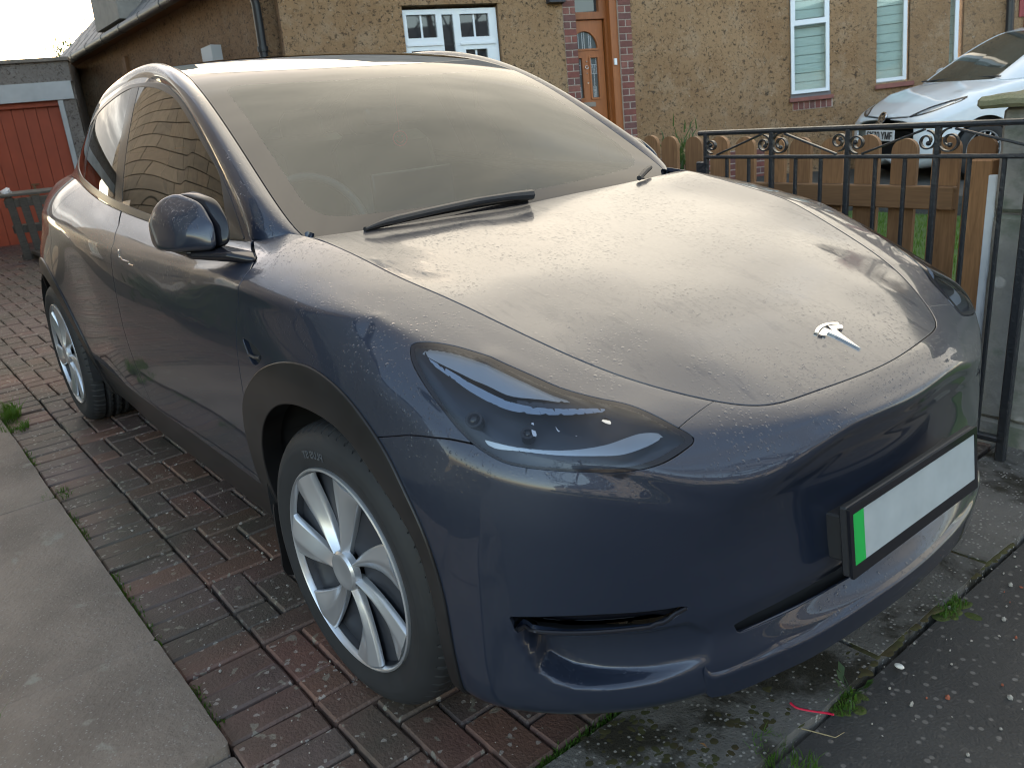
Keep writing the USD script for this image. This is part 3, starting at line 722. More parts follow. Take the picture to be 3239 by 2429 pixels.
DLO = smooth_poly([(-.70,1.066),(-.735,1.130),(-.846,1.228),(-.97,1.290),(-1.065,1.337),(-1.152,1.376),(-1.27,1.426),(-1.404,1.462),(-1.529,1.484),(-1.697,1.499),(-1.893,1.501),(-2.075,1.486),(-2.387,1.450),(-2.64,1.395),(-2.82,1.330),(-2.86,1.280),(-2.70,1.208),(-2.506,1.176),(-2.192,1.149),(-1.893,1.123),(-1.587,1.100),(-1.392,1.087),(-.95,1.068)], 160)
TRIM = smooth_poly([(-.585,1.052),(-.70,1.140),(-.81,1.211),(-.95,1.290),(-1.09,1.362),(-1.18,1.404),(-1.35,1.464),(-1.5,1.497),(-1.73,1.513),(-1.93,1.514),(-2.1,1.500),(-2.42,1.466),(-2.68,1.412),(-2.88,1.342),(-2.925,1.282),(-2.72,1.186),(-2.5,1.152),(-2.19,1.122),(-1.89,1.098),(-1.587,1.076),(-1.392,1.064),(-.95,1.0525),(-.66,1.050)], 200)
uxz = UA[:, [0, 2]]
dl = poly_sdf(uxz, DLO); tr = poly_sdf(uxz, TRIM)
def upanel(*vals, rimmed=True, off=0.0):
    A = np.hstack([UA, np.stack(vals, 1)]); F = UF
    for i in range(len(vals)): A, F = clip(A, F, A[:, 6 + i])
    A = A[:, :6].copy(); A[:, :3] += A[:, 3:6] * off
    return rim(A, F, .01, .0012) if rimmed else (A, F)
bpv = np.abs(uxz[:, 0] + 1.74 + .12 * (uxz[:, 1] - 1.1)) - .05
fw = uxz[:, 0] + 1.74 + .12 * (uxz[:, 1] - 1.1)
qg = np.abs(uxz[:, 0] + 2.52 - .05 * (uxz[:, 1] - 1.1)) - .03; qs = uxz[:, 0] + 2.52 - .05 * (uxz[:, 1] - 1.1)
g1 = upanel(dl, bpv, fw); g2 = upanel(dl, bpv, -fw, qg, qs); g3 = upanel(dl, qg, -qs)
for pr_, side in ((d1, 0), (d2, 1)):
    emit(pr_, 'window', *(g1 if side == 0 else mirror(*g1)), M['side_glass'])
for pr_, side in ((rd1, 0), (rd2, 1)):
    emit(pr_, 'window', *(g2 if side == 0 else mirror(*g2)), M['side_glass'])
for pr_, side in ((q1, 0), (q2, 1)):
    emit(pr_, 'quarter_window', *(g3 if side == 0 else mirror(*g3)), M['side_glass'])
for k, (vals) in enumerate(([dl + .002, -bpv], [dl + .002, -qg])):
    both('pillar_cover', upanel(*vals, off=.001), M['black_gloss'])
both('window_trim', upanel(-dl - .001, tr, off=.002), M['trim_satin'])
both('upper_quarter', upanel(-tr - .001), M['paint'])
# door handles: flush outlines
for pr_, s in ((d1, 1), (d2, -1)):
    hp_ = [(2.577,.156),(2.575,.170),(2.590,.182),(2.62,.188),(2.69,.193),(2.743,.196)]
    pts = []
    for a, b in smooth_poly(hp_, 20, closed=False):
        i = np.argmin((uvf[:, 0] - a) ** 2 + (uvf[:, 1] - b) ** 2); pts.append(BODY[i, :3] + BODY[i, 3:6] * .0005)
    put(pr_, 'handle', tube(np.array(pts) * [1, s, 1], .0022, 6), M['chrome'])
for pr_, s in ((rd1, 1), (rd2, -1)):
    pts = []
    for a, b in ((1.66,.186),(1.74,.190),(1.83,.193)):
        i = np.argmin((uvf[:, 0] - a) ** 2 + (uvf[:, 1] - b) ** 2); pts.append(BODY[i, :3] + BODY[i, 3:6] * .0005)
    put(pr_, 'handle', tube(np.array(pts) * [1, s, 1], .0022, 6), M['chrome'])

# ---- headlamps
def lamp_patch(poly, depth, smoothp=True, pad=.0):
    q = smooth_poly(poly, 70) if smoothp else np.asarray(poly)
    v = poly_sdf(uv, q) + pad
    A, F = panel(v, rimmed=False); A = A.copy(); A[:, :3] -= A[:, 3:6] * depth; return A, F
hl_in = -hl
LAMP = dict(
 upper=[(4.315,.166),(4.35,.132),(4.402,.119),(4.453,.113),(4.506,.111),(4.558,.113),(4.590,.112),(4.54,.128),(4.497,.139),(4.444,.143),(4.392,.151),(4.343,.161)],
 drl=[(4.312,.169),(4.344,.163),(4.395,.155),(4.444,.150),(4.486,.147),(4.535,.141),(4.594,.127),(4.636,.111),(4.661,.104),(4.658,.112),(4.598,.136),(4.539,.149),(4.491,.156),(4.443,.160),(4.39,.164),(4.322,.171)],
 mid=[(4.501,.14),(4.542,.13),(4.581,.117),(4.625,.108),(4.65,.105),(4.593,.126),(4.535,.141),(4.493,.146)],
 low=[(4.476,.229),(4.549,.201),(4.624,.181),(4.68,.160),(4.736,.128),(4.785,.116),(4.76,.143),(4.703,.174),(4.643,.19),(4.566,.207),(4.494,.238)])
for s in (1, -1):
    hlx = thing_parent = UsdGeom.Xform.Define(stage, path_for(ppath(car), 'headlight'))
    def em_(name, AF, material): return emit(hlx, name, *(AF if s == 1 else mirror(*AF)), material)
    A, F = panel(hl_in, rimmed=False); A = A.copy(); A[:, :3] += A[:, 3:6] * .0005
    B = np.hstack([A, -poly_sdf(A[:, 6:8], HLs)[:, None]])
    a1, f1_ = clip(B, F, -B[:, 8] - .0095); em_('lens', (a1[:, :8], f1_), M['lens'])
    a2, f2_ = clip(B, F, B[:, 8] + .0095); em_('gasket', (a2[:, :8], f2_), M['black_gloss'])
    A, F = panel(hl_in, rimmed=False); A = A.copy()
    dep = .055 * sstep(poly_sdf(A[:, 6:8], HLs) / .045) + .004; A[:, :3] -= A[:, 3:6] * dep[:, None]
    em_('bowl', (A, F), M['lamp_grey'])
    em_('upper_reflector', lamp_patch(LAMP['upper'], .010), M['lamp_silver'])
    em_('light_guide', lamp_patch(LAMP['drl'], .008), M['lamp_white'])
    em_('inner_panel', lamp_patch(LAMP['mid'], .014), M['lamp_grey'])
    em_('lower_reflector', lamp_patch(LAMP['low'], .016), M['lamp_silver'])
    for poly in ([(4.646,.118),(4.669,.110),(4.680,.118),(4.674,.127),(4.663,.120)], [(4.541,.150),(4.545,.149),(4.568,.168),(4.558,.168)], [(4.566,.144),(4.573,.143),(4.618,.156),(4.614,.158)], [(4.585,.142),(4.589,.141),(4.632,.152),(4.629,.154)]):
        em_('reflector', lamp_patch(poly, .022, False), M['chrome'])
    for a, b, r in ((4.446,.190,.017), (4.548,.163,.013)):
        i = np.argmin((uvf[:, 0] - a) ** 2 + (uvf[:, 1] - b) ** 2); p, n = BODY[i, :3] - BODY[i, 3:6] * .036, BODY[i, 3:6]
        cyl = trimesh.creation.cylinder(radius=r, height=.02, sections=24)
        sph = trimesh.creation.icosphere(subdivisions=2, radius=r * .8)
        mm_ = cat(xf(cyl, frame_from([0, 0, 1], n), p), xf(sph, None, p + n * .004))
        put(hlx, 'projector', mm_ if s == 1 else mir(mm_), M['black_gloss'])

# ---- number plate
pl = np.array([.868, 0, .4726]); tl = .1055
R = np.stack([np.array([0, 1.0, 0]), np.array([-math.sin(tl), 0, math.cos(tl)]), np.array([math.cos(tl), 0, math.sin(tl)])], 1)
npx = UsdGeom.Xform.Define(stage, path_for(ppath(car), 'number_plate'))
hold = boxm((.542, .150, .018), (0, -.004, -.014), .004)
put(npx, 'plate_holder', xf(cat(hold, boxm((.50, .10, .06), (0, -.01, -.045), .004)), R, pl), M['black_plastic'], smooth=False)
fr_ = extr(Polygon([(-.268, -.077), (.268, -.077), (.268, .067), (-.268, .067)]).buffer(.004).difference(sbox(-.260, -.0555, .260, .0555)), .006)
put(npx, 'plate_frame', xf(fr_, R, pl + R[:, 2] * -.004), M['black_gloss'], smooth=False)
put(npx, 'plate_face', xf(boxm((.4785, .111, .003), (.0205, 0, -.001)), R, pl), M['plate_white'], smooth=False)
put(npx, 'green_band', xf(boxm((.040, .111, .003), (-.239, 0, -.001)), R, pl), M['plate_green'], smooth=False)

# ---- door mirrors
for s in (-1, 1):
    mx = UsdGeom.Xform.Define(stage, path_for(ppath(car), 'door_mirror'))
    def hull(pts):
        m = m3.Manifold.batch_hull([m3.Manifold.sphere(r, 24).translate((x, y, z)) for x, y, z, r in pts])
        m = tm(m.refine_to_length(.007)); trimesh.smoothing.filter_humphrey(m, alpha=.05, beta=.5, iterations=12); return m
    def loop(pts, it=4, k=1.13):
        h_ = trimesh.convex.convex_hull(np.array(pts)); h_ = trimesh.Trimesh(h_.vertices, h_.faces, process=True).subdivide(); h_ = trimesh.Trimesh(*trimesh.remesh.subdivide_loop(h_.vertices, h_.faces, iterations=it), process=False)
        c_ = (h_.bounds[0] + h_.bounds[1]) / 2; h_.vertices = c_ + (h_.vertices - c_) * k; return h_
    cap = loop([(-.795,.985,1.048),(-.755,.995,1.12),(-.72,.975,1.170),(-.665,.920,1.188),(-.58,.900,1.170),(-.515,.905,1.120),(-.500,.915,1.048),(-.60,.985,1.048),(-.69,1.0,1.050),(-.56,.965,1.10),(-.63,.98,1.13),(-.72,.95,1.048),(-.56,.90,1.048),(-.70,.93,1.175)], 3, 1.06)
    glassb = loop([(-.815,.945,1.050),(-.775,.950,1.125),(-.735,.930,1.172),(-.665,.875,1.186),(-.570,.862,1.166),(-.505,.870,1.115),(-.495,.880,1.050),(-.51,.905,1.050),(-.58,.900,1.166),(-.66,.915,1.184),(-.79,.965,1.050),(-.735,.955,1.165)], 3, 1.05)
    arm = hull([(-.74,.945,1.036,.008),(-.60,.945,1.034,.012),(-.47,.900,1.034,.011),(-.41,.862,1.022,.009),(-.44,.850,1.030,.009),(-.56,.89,1.045,.010)])
    foot = hull([(-.77,.965,1.042,.006),(-.60,.955,1.040,.006),(-.77,.93,1.042,.006),(-.56,.90,1.042,.006)])
    for nm, mm_, mt in (('mirror_cap', cap, M['paint']), ('mirror_shell', glassb, M['black_gloss']), ('mirror_arm', cat(arm, foot), M['black_gloss'])):
        put(mx, nm, mir(mm_) if s == -1 else xf(mm_, None, (-.08, -.07, -.01)), mt, smooth=60)

# ---- wipers
W1 = [(-.337,-.575,1.058),(-.343,-.512,1.066),(-.372,-.318,1.070),(-.392,-.185,1.071),(-.385,-.091,1.071),(-.379,.030,1.064)]
wp = UsdGeom.Xform.Define(stage, path_for(ppath(car), 'wiper'))
put(wp, 'wiper_arm', tube(smooth_poly(W1, 30, closed=False), np.r_[np.linspace(.004, .012, 6), np.full(18, .011), np.linspace(.011, .016, 6)], 8), M['black_plastic'])
put(wp, 'wiper_blade', tube(smooth_poly([(-.372,-.56,1.052),(-.40,-.35,1.056),(-.415,-.1,1.054),(-.415,.05,1.05)], 20, closed=False), .007, 6), M['shell'])
wp2 = UsdGeom.Xform.Define(stage, path_for(ppath(car), 'wiper'))
put(wp2, 'wiper_arm', tube([(-.372,.50,1.056),(-.398,.56,1.072),(-.425,.615,1.078)], [.009,.010,.008], 8), M['black_plastic'])

# ---- cabin
cab = lambda n, m_, mt, sm=40: put(car, n, m_, mt, smooth=sm)
dashp = Polygon([(-.50,.96),(-.62,1.005),(-.80,1.015),(-.92,.985),(-.95,.93),(-.90,.80),(-.55,.70)])
dm = extr(dashp, 1.36); dm = xf(dm, np.array([[1,0,0],[0,0,-1],[0,1,0]]).astype(float), (0, .68, 0))
cab('dashboard', dm, M['dash'])
cab('dashboard_trim', boxm((.02, 1.30, .045), (-.955, 0, .955), .004), M['dash_wood'])
cab('centre_screen', boxm((.02, .34, .21), (-1.00, 0, 1.035), .006), M['black_gloss'])
sw = tube(np.array([(0, .185 * math.cos(a), .185 * math.sin(a)) for a in np.linspace(0, 2 * np.pi, 48, endpoint=False)]), .015, 10, closed=True)
hub = cat(boxm((.03, .12, .09), (0, 0, -.01), .012), boxm((.02, .34, .03), (0, 0, 0), .006), boxm((.02, .05, .17), (0, 0, -.09), .006))
cab('steering_wheel', xf(cat(sw, hub), rotm([0, 1, 0], -24), (-1.05, -.37, .985)), M['leather'])
def seat(y, x):
    a = [boxm((.52, .50, .16), (x, y, .60), .05), xf(boxm((.16, .50, .66), bev=.06), rotm([0, 1, 0], -14), (x - .33, y, .93)), xf(boxm((.10, .27, .20), bev=.045), rotm([0, 1, 0], -12), (x - .44, y, 1.335))]
    return cat(*a)
for y in (-.37, .37): cab('seat', seat(y, -1.42), M['leather'])
cab('rear_seat', cat(boxm((.50, 1.25, .18), (-2.30, 0, .62), .05), xf(boxm((.16, 1.25, .62), bev=.05), rotm([0, 1, 0], -16), (-2.58, 0, .95)), *[boxm((.09, .24, .16), (-2.68, y, 1.30), .04) for y in (-.4, 0, .4)]), M['leather'])
cab('cabin_floor', boxm((3.2, 1.5, .04), (-1.7, 0, .40)), M['shell'])
cab('rear_bulkhead', boxm((.04, 1.3, .7), (-3.05, 0, .75)), M['shell'])
rv = cat(boxm((.03, .24, .06), (-1.07, 0, 1.33), .012), bar((-1.07, 0, 1.35), (-1.05, 0, 1.43), .02, .02))
cab('rear_view_mirror', rv, M['black_gloss'])
ring = tube(np.array([(0, .025 * math.cos(a), .025 * math.sin(a)) for a in np.linspace(0, 2 * np.pi, 32, endpoint=False)]), .0022, 6, closed=True)
smile = tube(np.array([(0, .014 * math.cos(a), .014 * math.sin(a)) for a in np.linspace(math.pi * 1.1, math.pi * 1.9, 12)]), .0014, 6)
eyes = cat(*[xf(trimesh.creation.icosphere(subdivisions=1, radius=.0026), None, (0, q, .007)) for q in (-.008, .008)])
cab('hanging_tag', xf(cat(ring, smile, eyes, tube([(0, 0, .025), (0, 0, .15)], .0008, 5)), rotm([0, 0, 1], -20), (-1.05, -.002, 1.246)), M['red_tag'])

# ---- wheels
def tyre_profile():
    # (half width offset y from outer face -> inward, radius)
    return [(.012,.244),(.003,.252),(-.004,.270),(-.008,.290),(-.006,.310),(.004,.328),(.018,.341),(.030,.3475),(.060,.3515),(.090,.353),(.128,.3535),(.166,.353),(.196,.3515),(.226,.3475),(.238,.341),(.252,.328),(.262,.310),(.264,.290),(.260,.270),(.252,.250),(.240,.240)]
def make_tyre():
    pr_ = np.array(tyre_profile()); t = np.r_[0, np.cumsum(np.linalg.norm(np.diff(pr_, axis=0), axis=1))]
    q = Akima1DInterpolator(t, pr_)(np.linspace(0, t[-1], 90)); n = 720
    ph = np.linspace(0, 2 * np.pi, n, endpoint=False)
    R_ = np.repeat(q[None, :, 1], n, 0); Y_ = np.repeat(q[None, :, 0], n, 0)
    y = q[:, 0]
    tread = q[:, 1] > .3455
    for gy_ in (.072, .108, .148, .184): R_[:, tread & (np.abs(y - gy_) < .006)] -= .007
    nb = 66
    k = (ph[:, None] * nb / (2 * np.pi) + np.where((y[None] > .128), .5, 0)) % 1
    sh = ((y > .014) & (y < .064)) | ((y > .192) & (y < .243))
    cutm = (k < .11) & sh[None] & (q[:, 1] > .338)[None]
    R_ -= .0045 * cutm
    k2 = (ph[:, None] * nb / (2 * np.pi) + y[None] * 14) % 1
    R_ -= .004 * ((k2 < .09) & ((y > .08) & (y < .178))[None] & tread[None])
    # rings moulded in the sidewall
    ringm = np.exp(-((q[:, 1] - .300) / .0016) ** 2) + np.exp(-((q[:, 1] - .272) / .0016) ** 2); ringm[y > .1] = 0
    Y_ = Y_ - .0014 * ringm[None]
    Gt = np.stack([R_ * np.cos(ph)[:, None], Y_, R_ * np.sin(ph)[:, None]], -1)
    Gt = np.concatenate([Gt, Gt[:1]], 0)
    return Gt.reshape(-1, 3), grid_faces(n + 1, 90)
TV, TF = make_tyre()
def rev(profile, n=96, flip=False):
    p = np.array(profile); ph = np.linspace(0, 2 * np.pi, n + 1)
    Gt = np.stack([p[None, :, 1] * np.cos(ph)[:, None], np.repeat(p[None, :, 0], n + 1, 0), p[None, :, 1] * np.sin(ph)[:, None]], -1)
    F = grid_faces(n + 1, len(p)); return trimesh.Trimesh(Gt.reshape(-1, 3), F[:, ::-1] if flip else F, process=False)
def spoke(k, n=7):
    """one blade of the wheel trim: a long wedge, narrow at the hub and broad at the rim, folded along a ridge"""
    ph0 = 2 * np.pi * k / n; rr = np.linspace(.036, .2405, 24); P = []
    for r in rr:
        u_ = (r - .036) / .2045
        lead = ph0 + .24 - .16 * u_
        width = .34 + .12 * u_
        row = []
        for v_ in np.linspace(0, 1, 13):
            a = lead - width * v_
            fold = .34 + .10 * u_
            up_ = .019 * (1 - abs(v_ - fold) / (fold if v_ < fold else (1 - fold))) * (1 - .55 * u_)
            dish = .030 * (1 - u_) ** 1.3 * 0 + .010 * math.sin(math.pi * min(1, u_ * 1.05)) * v_
            row.append((r * math.cos(a), .012 - up_ + dish - .012 * u_, r * math.sin(a)))
        P.append(row)
    return np.array(P)
def build_wheel(parent, s, cx, cy, st=0.0, phase=0.0):
    """s=-1 right side (outer face towards -y). local y grows inwards"""
    wx = UsdGeom.Xform.Define(stage, path_for(ppath(parent), 'wheel'))
    m = np.eye(3); m = rotm([0, 1, 0], math.degrees(phase))
    if s == 1: m = np.diag([1, -1, 1.0]) @ m
    m = rotm([0, 0, 1], st) @ m
    t = np.array([cx, s * cy, .3435])
    def p(name, mesh, mt, smooth=40, label=None):
        q = tm(mesh).copy(); q.vertices = q.vertices @ m.T + t
        if np.linalg.det(m) < 0: q.faces = q.faces[:, ::-1]
        return put(wx, name, q, mt, smooth, label)
    ty = p('tyre', trimesh.Trimesh(TV, TF, process=False), M['rubber'], 50)
    p('rim', rev([(.010,.2415),(-.002,.2435),(-.006,.2475),(-.004,.2515),(.006,.2535),(.016,.250)], flip=False), M['silver'], 40)
    p('barrel', rev([(.012,.243),(.040,.232),(.16,.222),(.235,.232)], flip=True), M['wheel_dark'], 60)
    p('back_plate', rev([(.050,.232),(.052,.06),(.050,.0)], 64, flip=False), M['wheel_dark'], 60)
    disc = rev([(.060,.06),(.046,.075),(.046,.165),(.060,.165)], 64)
    p('brake_disc', disc, M['brake'])
    for k in range(7):
        Gs = spoke(k); nr, nw_ = Gs.shape[:2]
        bk = Gs.copy(); bk[..., 1] += .012
        V = np.vstack([Gs.reshape(-1, 3), bk.reshape(-1, 3)]); F = grid_faces(nr, nw_)
        i = np.arange(nr * nw_).reshape(nr, nw_); o = nr * nw_; Fs = [F, F[:, ::-1] + o]
        for ln in (i[0], i[-1], i[:, 0], i[:, -1]):
            for a, b in zip(ln[:-1], ln[1:]): Fs.append(np.array([(a, b, b + o), (a, b + o, a + o)]))
        sp_ = trimesh.Trimesh(V, np.vstack(Fs), process=False); trimesh.repair.fix_normals(sp_)
        p('spoke', sp_, M['silver'], 35)
    p('hub_cap', rev([(.012,.050),(-.004,.049),(-.010,.044),(-.0115,.036),(-.009,.030),(-.009,.0)], 48), M['silver'], 35)
    # web between blades, set back, dark
    p('trim_web', rev([(.026,.240),(.030,.12),(.022,.05)], 64), M['wheel_dark'], 60)
    return wx, p
wx, pw = build_wheel(car, -1, 0.0, .935, st=3.0, phase=.35)
# raised lettering on the sidewall
txt = meshkit.text_mesh('PLUS ST', .017, .0016, bold=True); b0 = txt.bounds; txt.apply_translation([-b0[:, 0].mean(), 0, 0]); txt = txt.subdivide_to_size(.012)
v = np.array(txt.vertices); rr = .279 + v[:, 1]; aa = math.pi / 2 + math.radians(14) - v[:, 0] / .283
# seen from outside (-y): +x to the right is -x here, so angles run the other way
aa = math.pi / 2 - (v[:, 0] / .283) * -1 - math.radians(-10)
lv = np.stack([rr * np.cos(aa), -.0085 - v[:, 2] + .0 * rr, rr * np.sin(aa)], 1)
lt = trimesh.Trimesh(lv @ rotm([0, 1, 0], -math.degrees(.35)).T, txt.faces, process=False)
lt2 = trimesh.Trimesh(lv, txt.faces, process=False)
lt2.vertices = lt2.vertices @ rotm([0, 0, 1], 3.0).T + np.array([0, -.935, .3435]); put(wx, 'sidewall_lettering', lt2, M['letters'], smooth=False)
build_wheel(car, -1, -2.89, .935, phase=.1)
build_wheel(car, 1, 0.0, .935, st=3.0); build_wheel(car, 1, -2.89, .935)
# mud flap behind the front wheel
for s in (-1, 1):
    fl = extr(smooth_poly([(.905,.36),(.925,.36),(.930,.22),(.925,.145),(.90,.135),(.74,.14),(.735,.30)], 50), .008)
    fl = xf(fl, np.array([[0, 0, 1], [1, 0, 0], [0, 1, 0]]).astype(float), (-.432, 0, 0))
    put(car, 'mud_flap', fl if s == 1 else mir(fl), M['cladding'], smooth=False)
put(car, 'rear_bumper', boxm((.25, 1.5, .5), (-3.75, 0, .55), .1), M['paint'])

# ==================================================================== the ground
rng = np.random.default_rng(7)
def ground_mat(name, c1, c2, scale, rough=0.75, c3=None, s3=14.0, t3=(.55, .68), bump=.4, bscale=60.0, speck=None, speck_scale=120.0, coat=0.0):
    n = {'p': ('principled_bsdf', dict(roughness=rough, coat_weight=coat, coat_roughness=.2)), 'tc': ('texture_coordinate', {}),
         'a': ('noise_texture', dict(scale=scale, detail=7.0, roughness=.62)), 'am': ('map_range', dict(from_min=.32, from_max=.68, to_min=0, to_max=1, clamp=True)), 'm': ('mix', dict(color1=c1, color2=c2)),
         'bn': ('noise_texture', dict(scale=bscale, detail=4.0, roughness=.65)), 'b': ('bump', dict(strength=bump, distance=.01))}
    l = [('tc.object', 'a.vector'), ('a.fac', 'am.value'), ('am.result', 'm.fac'), ('tc.object', 'bn.vector'), ('bn.fac', 'b.height'), ('b.normal', 'p.normal')]
    last = 'm.color'
    if c3 is not None:
        n['c'] = ('noise_texture', dict(scale=s3, detail=5.0, roughness=.6, distortion=.3)); n['cm'] = ('map_range', dict(range_type='smoothstep', from_min=t3[0], from_max=t3[1], to_min=0, to_max=1, clamp=True)); n['m2'] = ('mix', dict(color2=c3))
        l += [('tc.object', 'c.vector'), ('c.fac', 'cm.value'), ('cm.result', 'm2.fac'), (last, 'm2.color1')]; last = 'm2.color'
    if speck is not None:
        n['v'] = ('voronoi_texture', dict(scale=speck_scale)); n['vs'] = ('separate_color', {}); n['vm'] = ('map_range', dict(from_min=.72, from_max=.80, to_min=0, to_max=1, clamp=True)); n['m3'] = ('mix', dict(color2=speck))
        n['vd'] = ('map_range', dict(from_min=.25, from_max=.40, to_min=1, to_max=0, clamp=True)); n['vx'] = ('math', dict(math_type='multiply'))
        l += [('tc.object', 'v.vector'), ('v.color', 'vs.color'), ('vs.r', 'vm.value'), ('v.distance', 'vd.value'), ('vm.result', 'vx.value1'), ('vd.result', 'vx.value2'), ('vx.value', 'm3.fac'), (last, 'm3.color1')]; last = 'm3.color'
    l.append((last, 'p.base_color'))
    return mat(name, n, l, surface='p.BSDF')
M['soil'] = ground_mat('joint_soil', (.018, .016, .012), (.035, .036, .018), 9, .95, bump=.8, bscale=90)
M['asphalt'] = ground_mat('old_asphalt', (.030, .030, .031), (.052, .051, .050), 3.0, .62, c3=(.085, .080, .074), s3=26, t3=(.60, .72), bump=.5, bscale=140, speck=(.16, .15, .14), speck_scale=55)
M['concrete'] = ground_mat('mossy_concrete', (.105, .098, .088), (.185, .175, .160), 5.0, .85, c3=(.028, .024, .014), s3=4.2, t3=(.50, .62), bump=.9, bscale=110, speck=(.36, .34, .31), speck_scale=95)
M['slab'] = ground_mat('path_slab', (.135, .112, .096), (.265, .220, .185), 2.0, .72, c3=(.26, .25, .215), s3=7.0, t3=(.60, .68), bump=.7, bscale=60, speck=(.26, .24, .22), speck_scale=130)
M['gravel'] = ground_mat('dark_gravel', (.04, .042, .04), (.09, .085, .075), 20, .9, bump=.8, bscale=60)
def brick_mat(name, c1, c2, lichen=.5, rough=.62):
    n = {'p': ('principled_bsdf', dict(roughness=rough, coat_weight=.12, coat_roughness=.25)), 'tc': ('texture_coordinate', {}), 'a': ('noise_texture', dict(scale=14.0, detail=6.0, roughness=.65)),
         'am': ('map_range', dict(from_min=.3, from_max=.7, to_min=0, to_max=1, clamp=True)), 'm': ('mix', dict(color1=c1, color2=c2)),
         'd': ('noise_texture', dict(scale=2.2, detail=3.0)), 'dm': ('map_range', dict(from_min=.35, from_max=.65, to_min=0.0, to_max=.75, clamp=True)), 'm1': ('mix', dict(color2=(.050, .050, .036))),
         'li': ('noise_texture', dict(scale=24.0, detail=3.0, distortion=.4)), 'lm': ('map_range', dict(range_type='smoothstep', from_min=.63, from_max=.67, to_min=0, to_max=lichen, clamp=True)), 'm2': ('mix', dict(color2=(.27, .26, .21))),
         'sp': ('voronoi_texture', dict(scale=105.0)), 'ss': ('separate_color', {}), 'sm': ('map_range', dict(from_min=.975, from_max=.985, to_min=0, to_max=.5, clamp=True)), 'm3': ('mix', dict(color2=(.45, .42, .38))),
         'bn': ('noise_texture', dict(scale=120.0, detail=4.0)), 'b': ('bump', dict(strength=.45, distance=.008))}
    l = [('tc.object', 'a.vector'), ('a.fac', 'am.value'), ('am.result', 'm.fac'), ('tc.object', 'd.vector'), ('d.fac', 'dm.value'), ('dm.result', 'm1.fac'), ('m.color', 'm1.color1'),
         ('tc.object', 'li.vector'), ('li.fac', 'lm.value'), ('lm.result', 'm2.fac'), ('m1.color', 'm2.color1'), ('tc.object', 'sp.vector'), ('sp.color', 'ss.color'), ('ss.g', 'sm.value'), ('sm.result', 'm3.fac'), ('m2.color', 'm3.color1'),
         ('m3.color', 'p.base_color'), ('tc.object', 'bn.vector'), ('bn.fac', 'b.height'), ('b.normal', 'p.normal')]
    return mat(name, n, l, surface='p.BSDF')
PB = [brick_mat(f'paver_{k}', c1, c2) for k, (c1, c2) in enumerate([((.085, .047, .040), (.130, .070, .058)), ((.105, .052, .042), (.155, .078, .060)), ((.070, .046, .042), (.110, .072, .064)), ((.120, .060, .044), (.165, .085, .062)), ((.080, .055, .050), (.125, .085, .076))])]
M['grass'] = mat('grass_blade', {'p': ('principled_bsdf', dict(base_color=(.075, .17, .022), roughness=.55)), 't': ('translucent_bsdf', dict(color=(.16, .30, .04))), 'm': ('mix_closure', dict(fac=.35)),
                                 'o': ('geometry', {}), 'h': ('mix', dict(color1=(.055, .13, .016), color2=(.13, .22, .035)))},
                 [('o.random_per_island', 'h.fac'), ('h.color', 'p.base_color'), ('p.BSDF', 'm.closure1'), ('t.BSDF', 'm.closure2')], surface='m.closure')
M['moss'] = ground_mat('moss', (.040, .062, .010), (.085, .105, .020), 40, .95, bump=.9, bscale=160)
M['straw'] = simple('dry_grass', (.30, .24, .13), .8)
M['leaf'] = mat('leaf_green', {'p': ('principled_bsdf', dict(base_color=(.05, .10, .03), roughness=.5)), 't': ('translucent_bsdf', dict(color=(.10, .18, .04))), 'm': ('mix_closure', dict(fac=.3)), 'o': ('geometry', {}), 'h': ('mix', dict(color1=(.035, .075, .022), color2=(.085, .13, .045)))},
                [('o.random_per_island', 'h.fac'), ('h.color', 'p.base_color'), ('p.BSDF', 'm.closure1'), ('t.BSDF', 'm.closure2')], surface='m.closure')

top('ground', boxm((160, 160, .2), (-20, 0, -.18)), M['soil'], 'dark earth under the driveway and gardens', kind='structure')
top('asphalt_road', boxm((13.2, 60, .10), (.812 + 6.6, 0, -.062)), M['asphalt'], 'dark worn asphalt with stray red chips beyond the concrete strip', kind='structure')

# concrete strip across the mouth of the drive, cracked into pieces
strip = thing('concrete_strip', 'mossy exposed-aggregate concrete strip across the drive entrance', kind='structure')
cuts = [-7, -1.9, .02, .60, 7]
for k in range(4):
    a, b = cuts[k] + .008, cuts[k + 1] - .008
    n_ = max(6, int((b - a) / .06)); ys = np.linspace(a, b, n_)
    sk0 = .05 if k == 2 else 0; sk1 = .05 if k == 1 else 0
    e0 = .488 + .012 * meshkit.fbm(np.stack([ys * 5, 0 * ys, 0 * ys + 3], 1)); e1 = .797 + .022 * (meshkit.fbm(np.stack([ys * 9, 0 * ys, 0 * ys + 9], 1)) - .5)
    pg = Polygon(list(zip(e0, ys)) + list(zip(e1[::-1], ys[::-1])))
    m_ = extr(pg, .06); m_.apply_translation((0, 0, -.056 + .002 * k)); put(strip, 'concrete_slab', m_, M['concrete'], smooth=False)

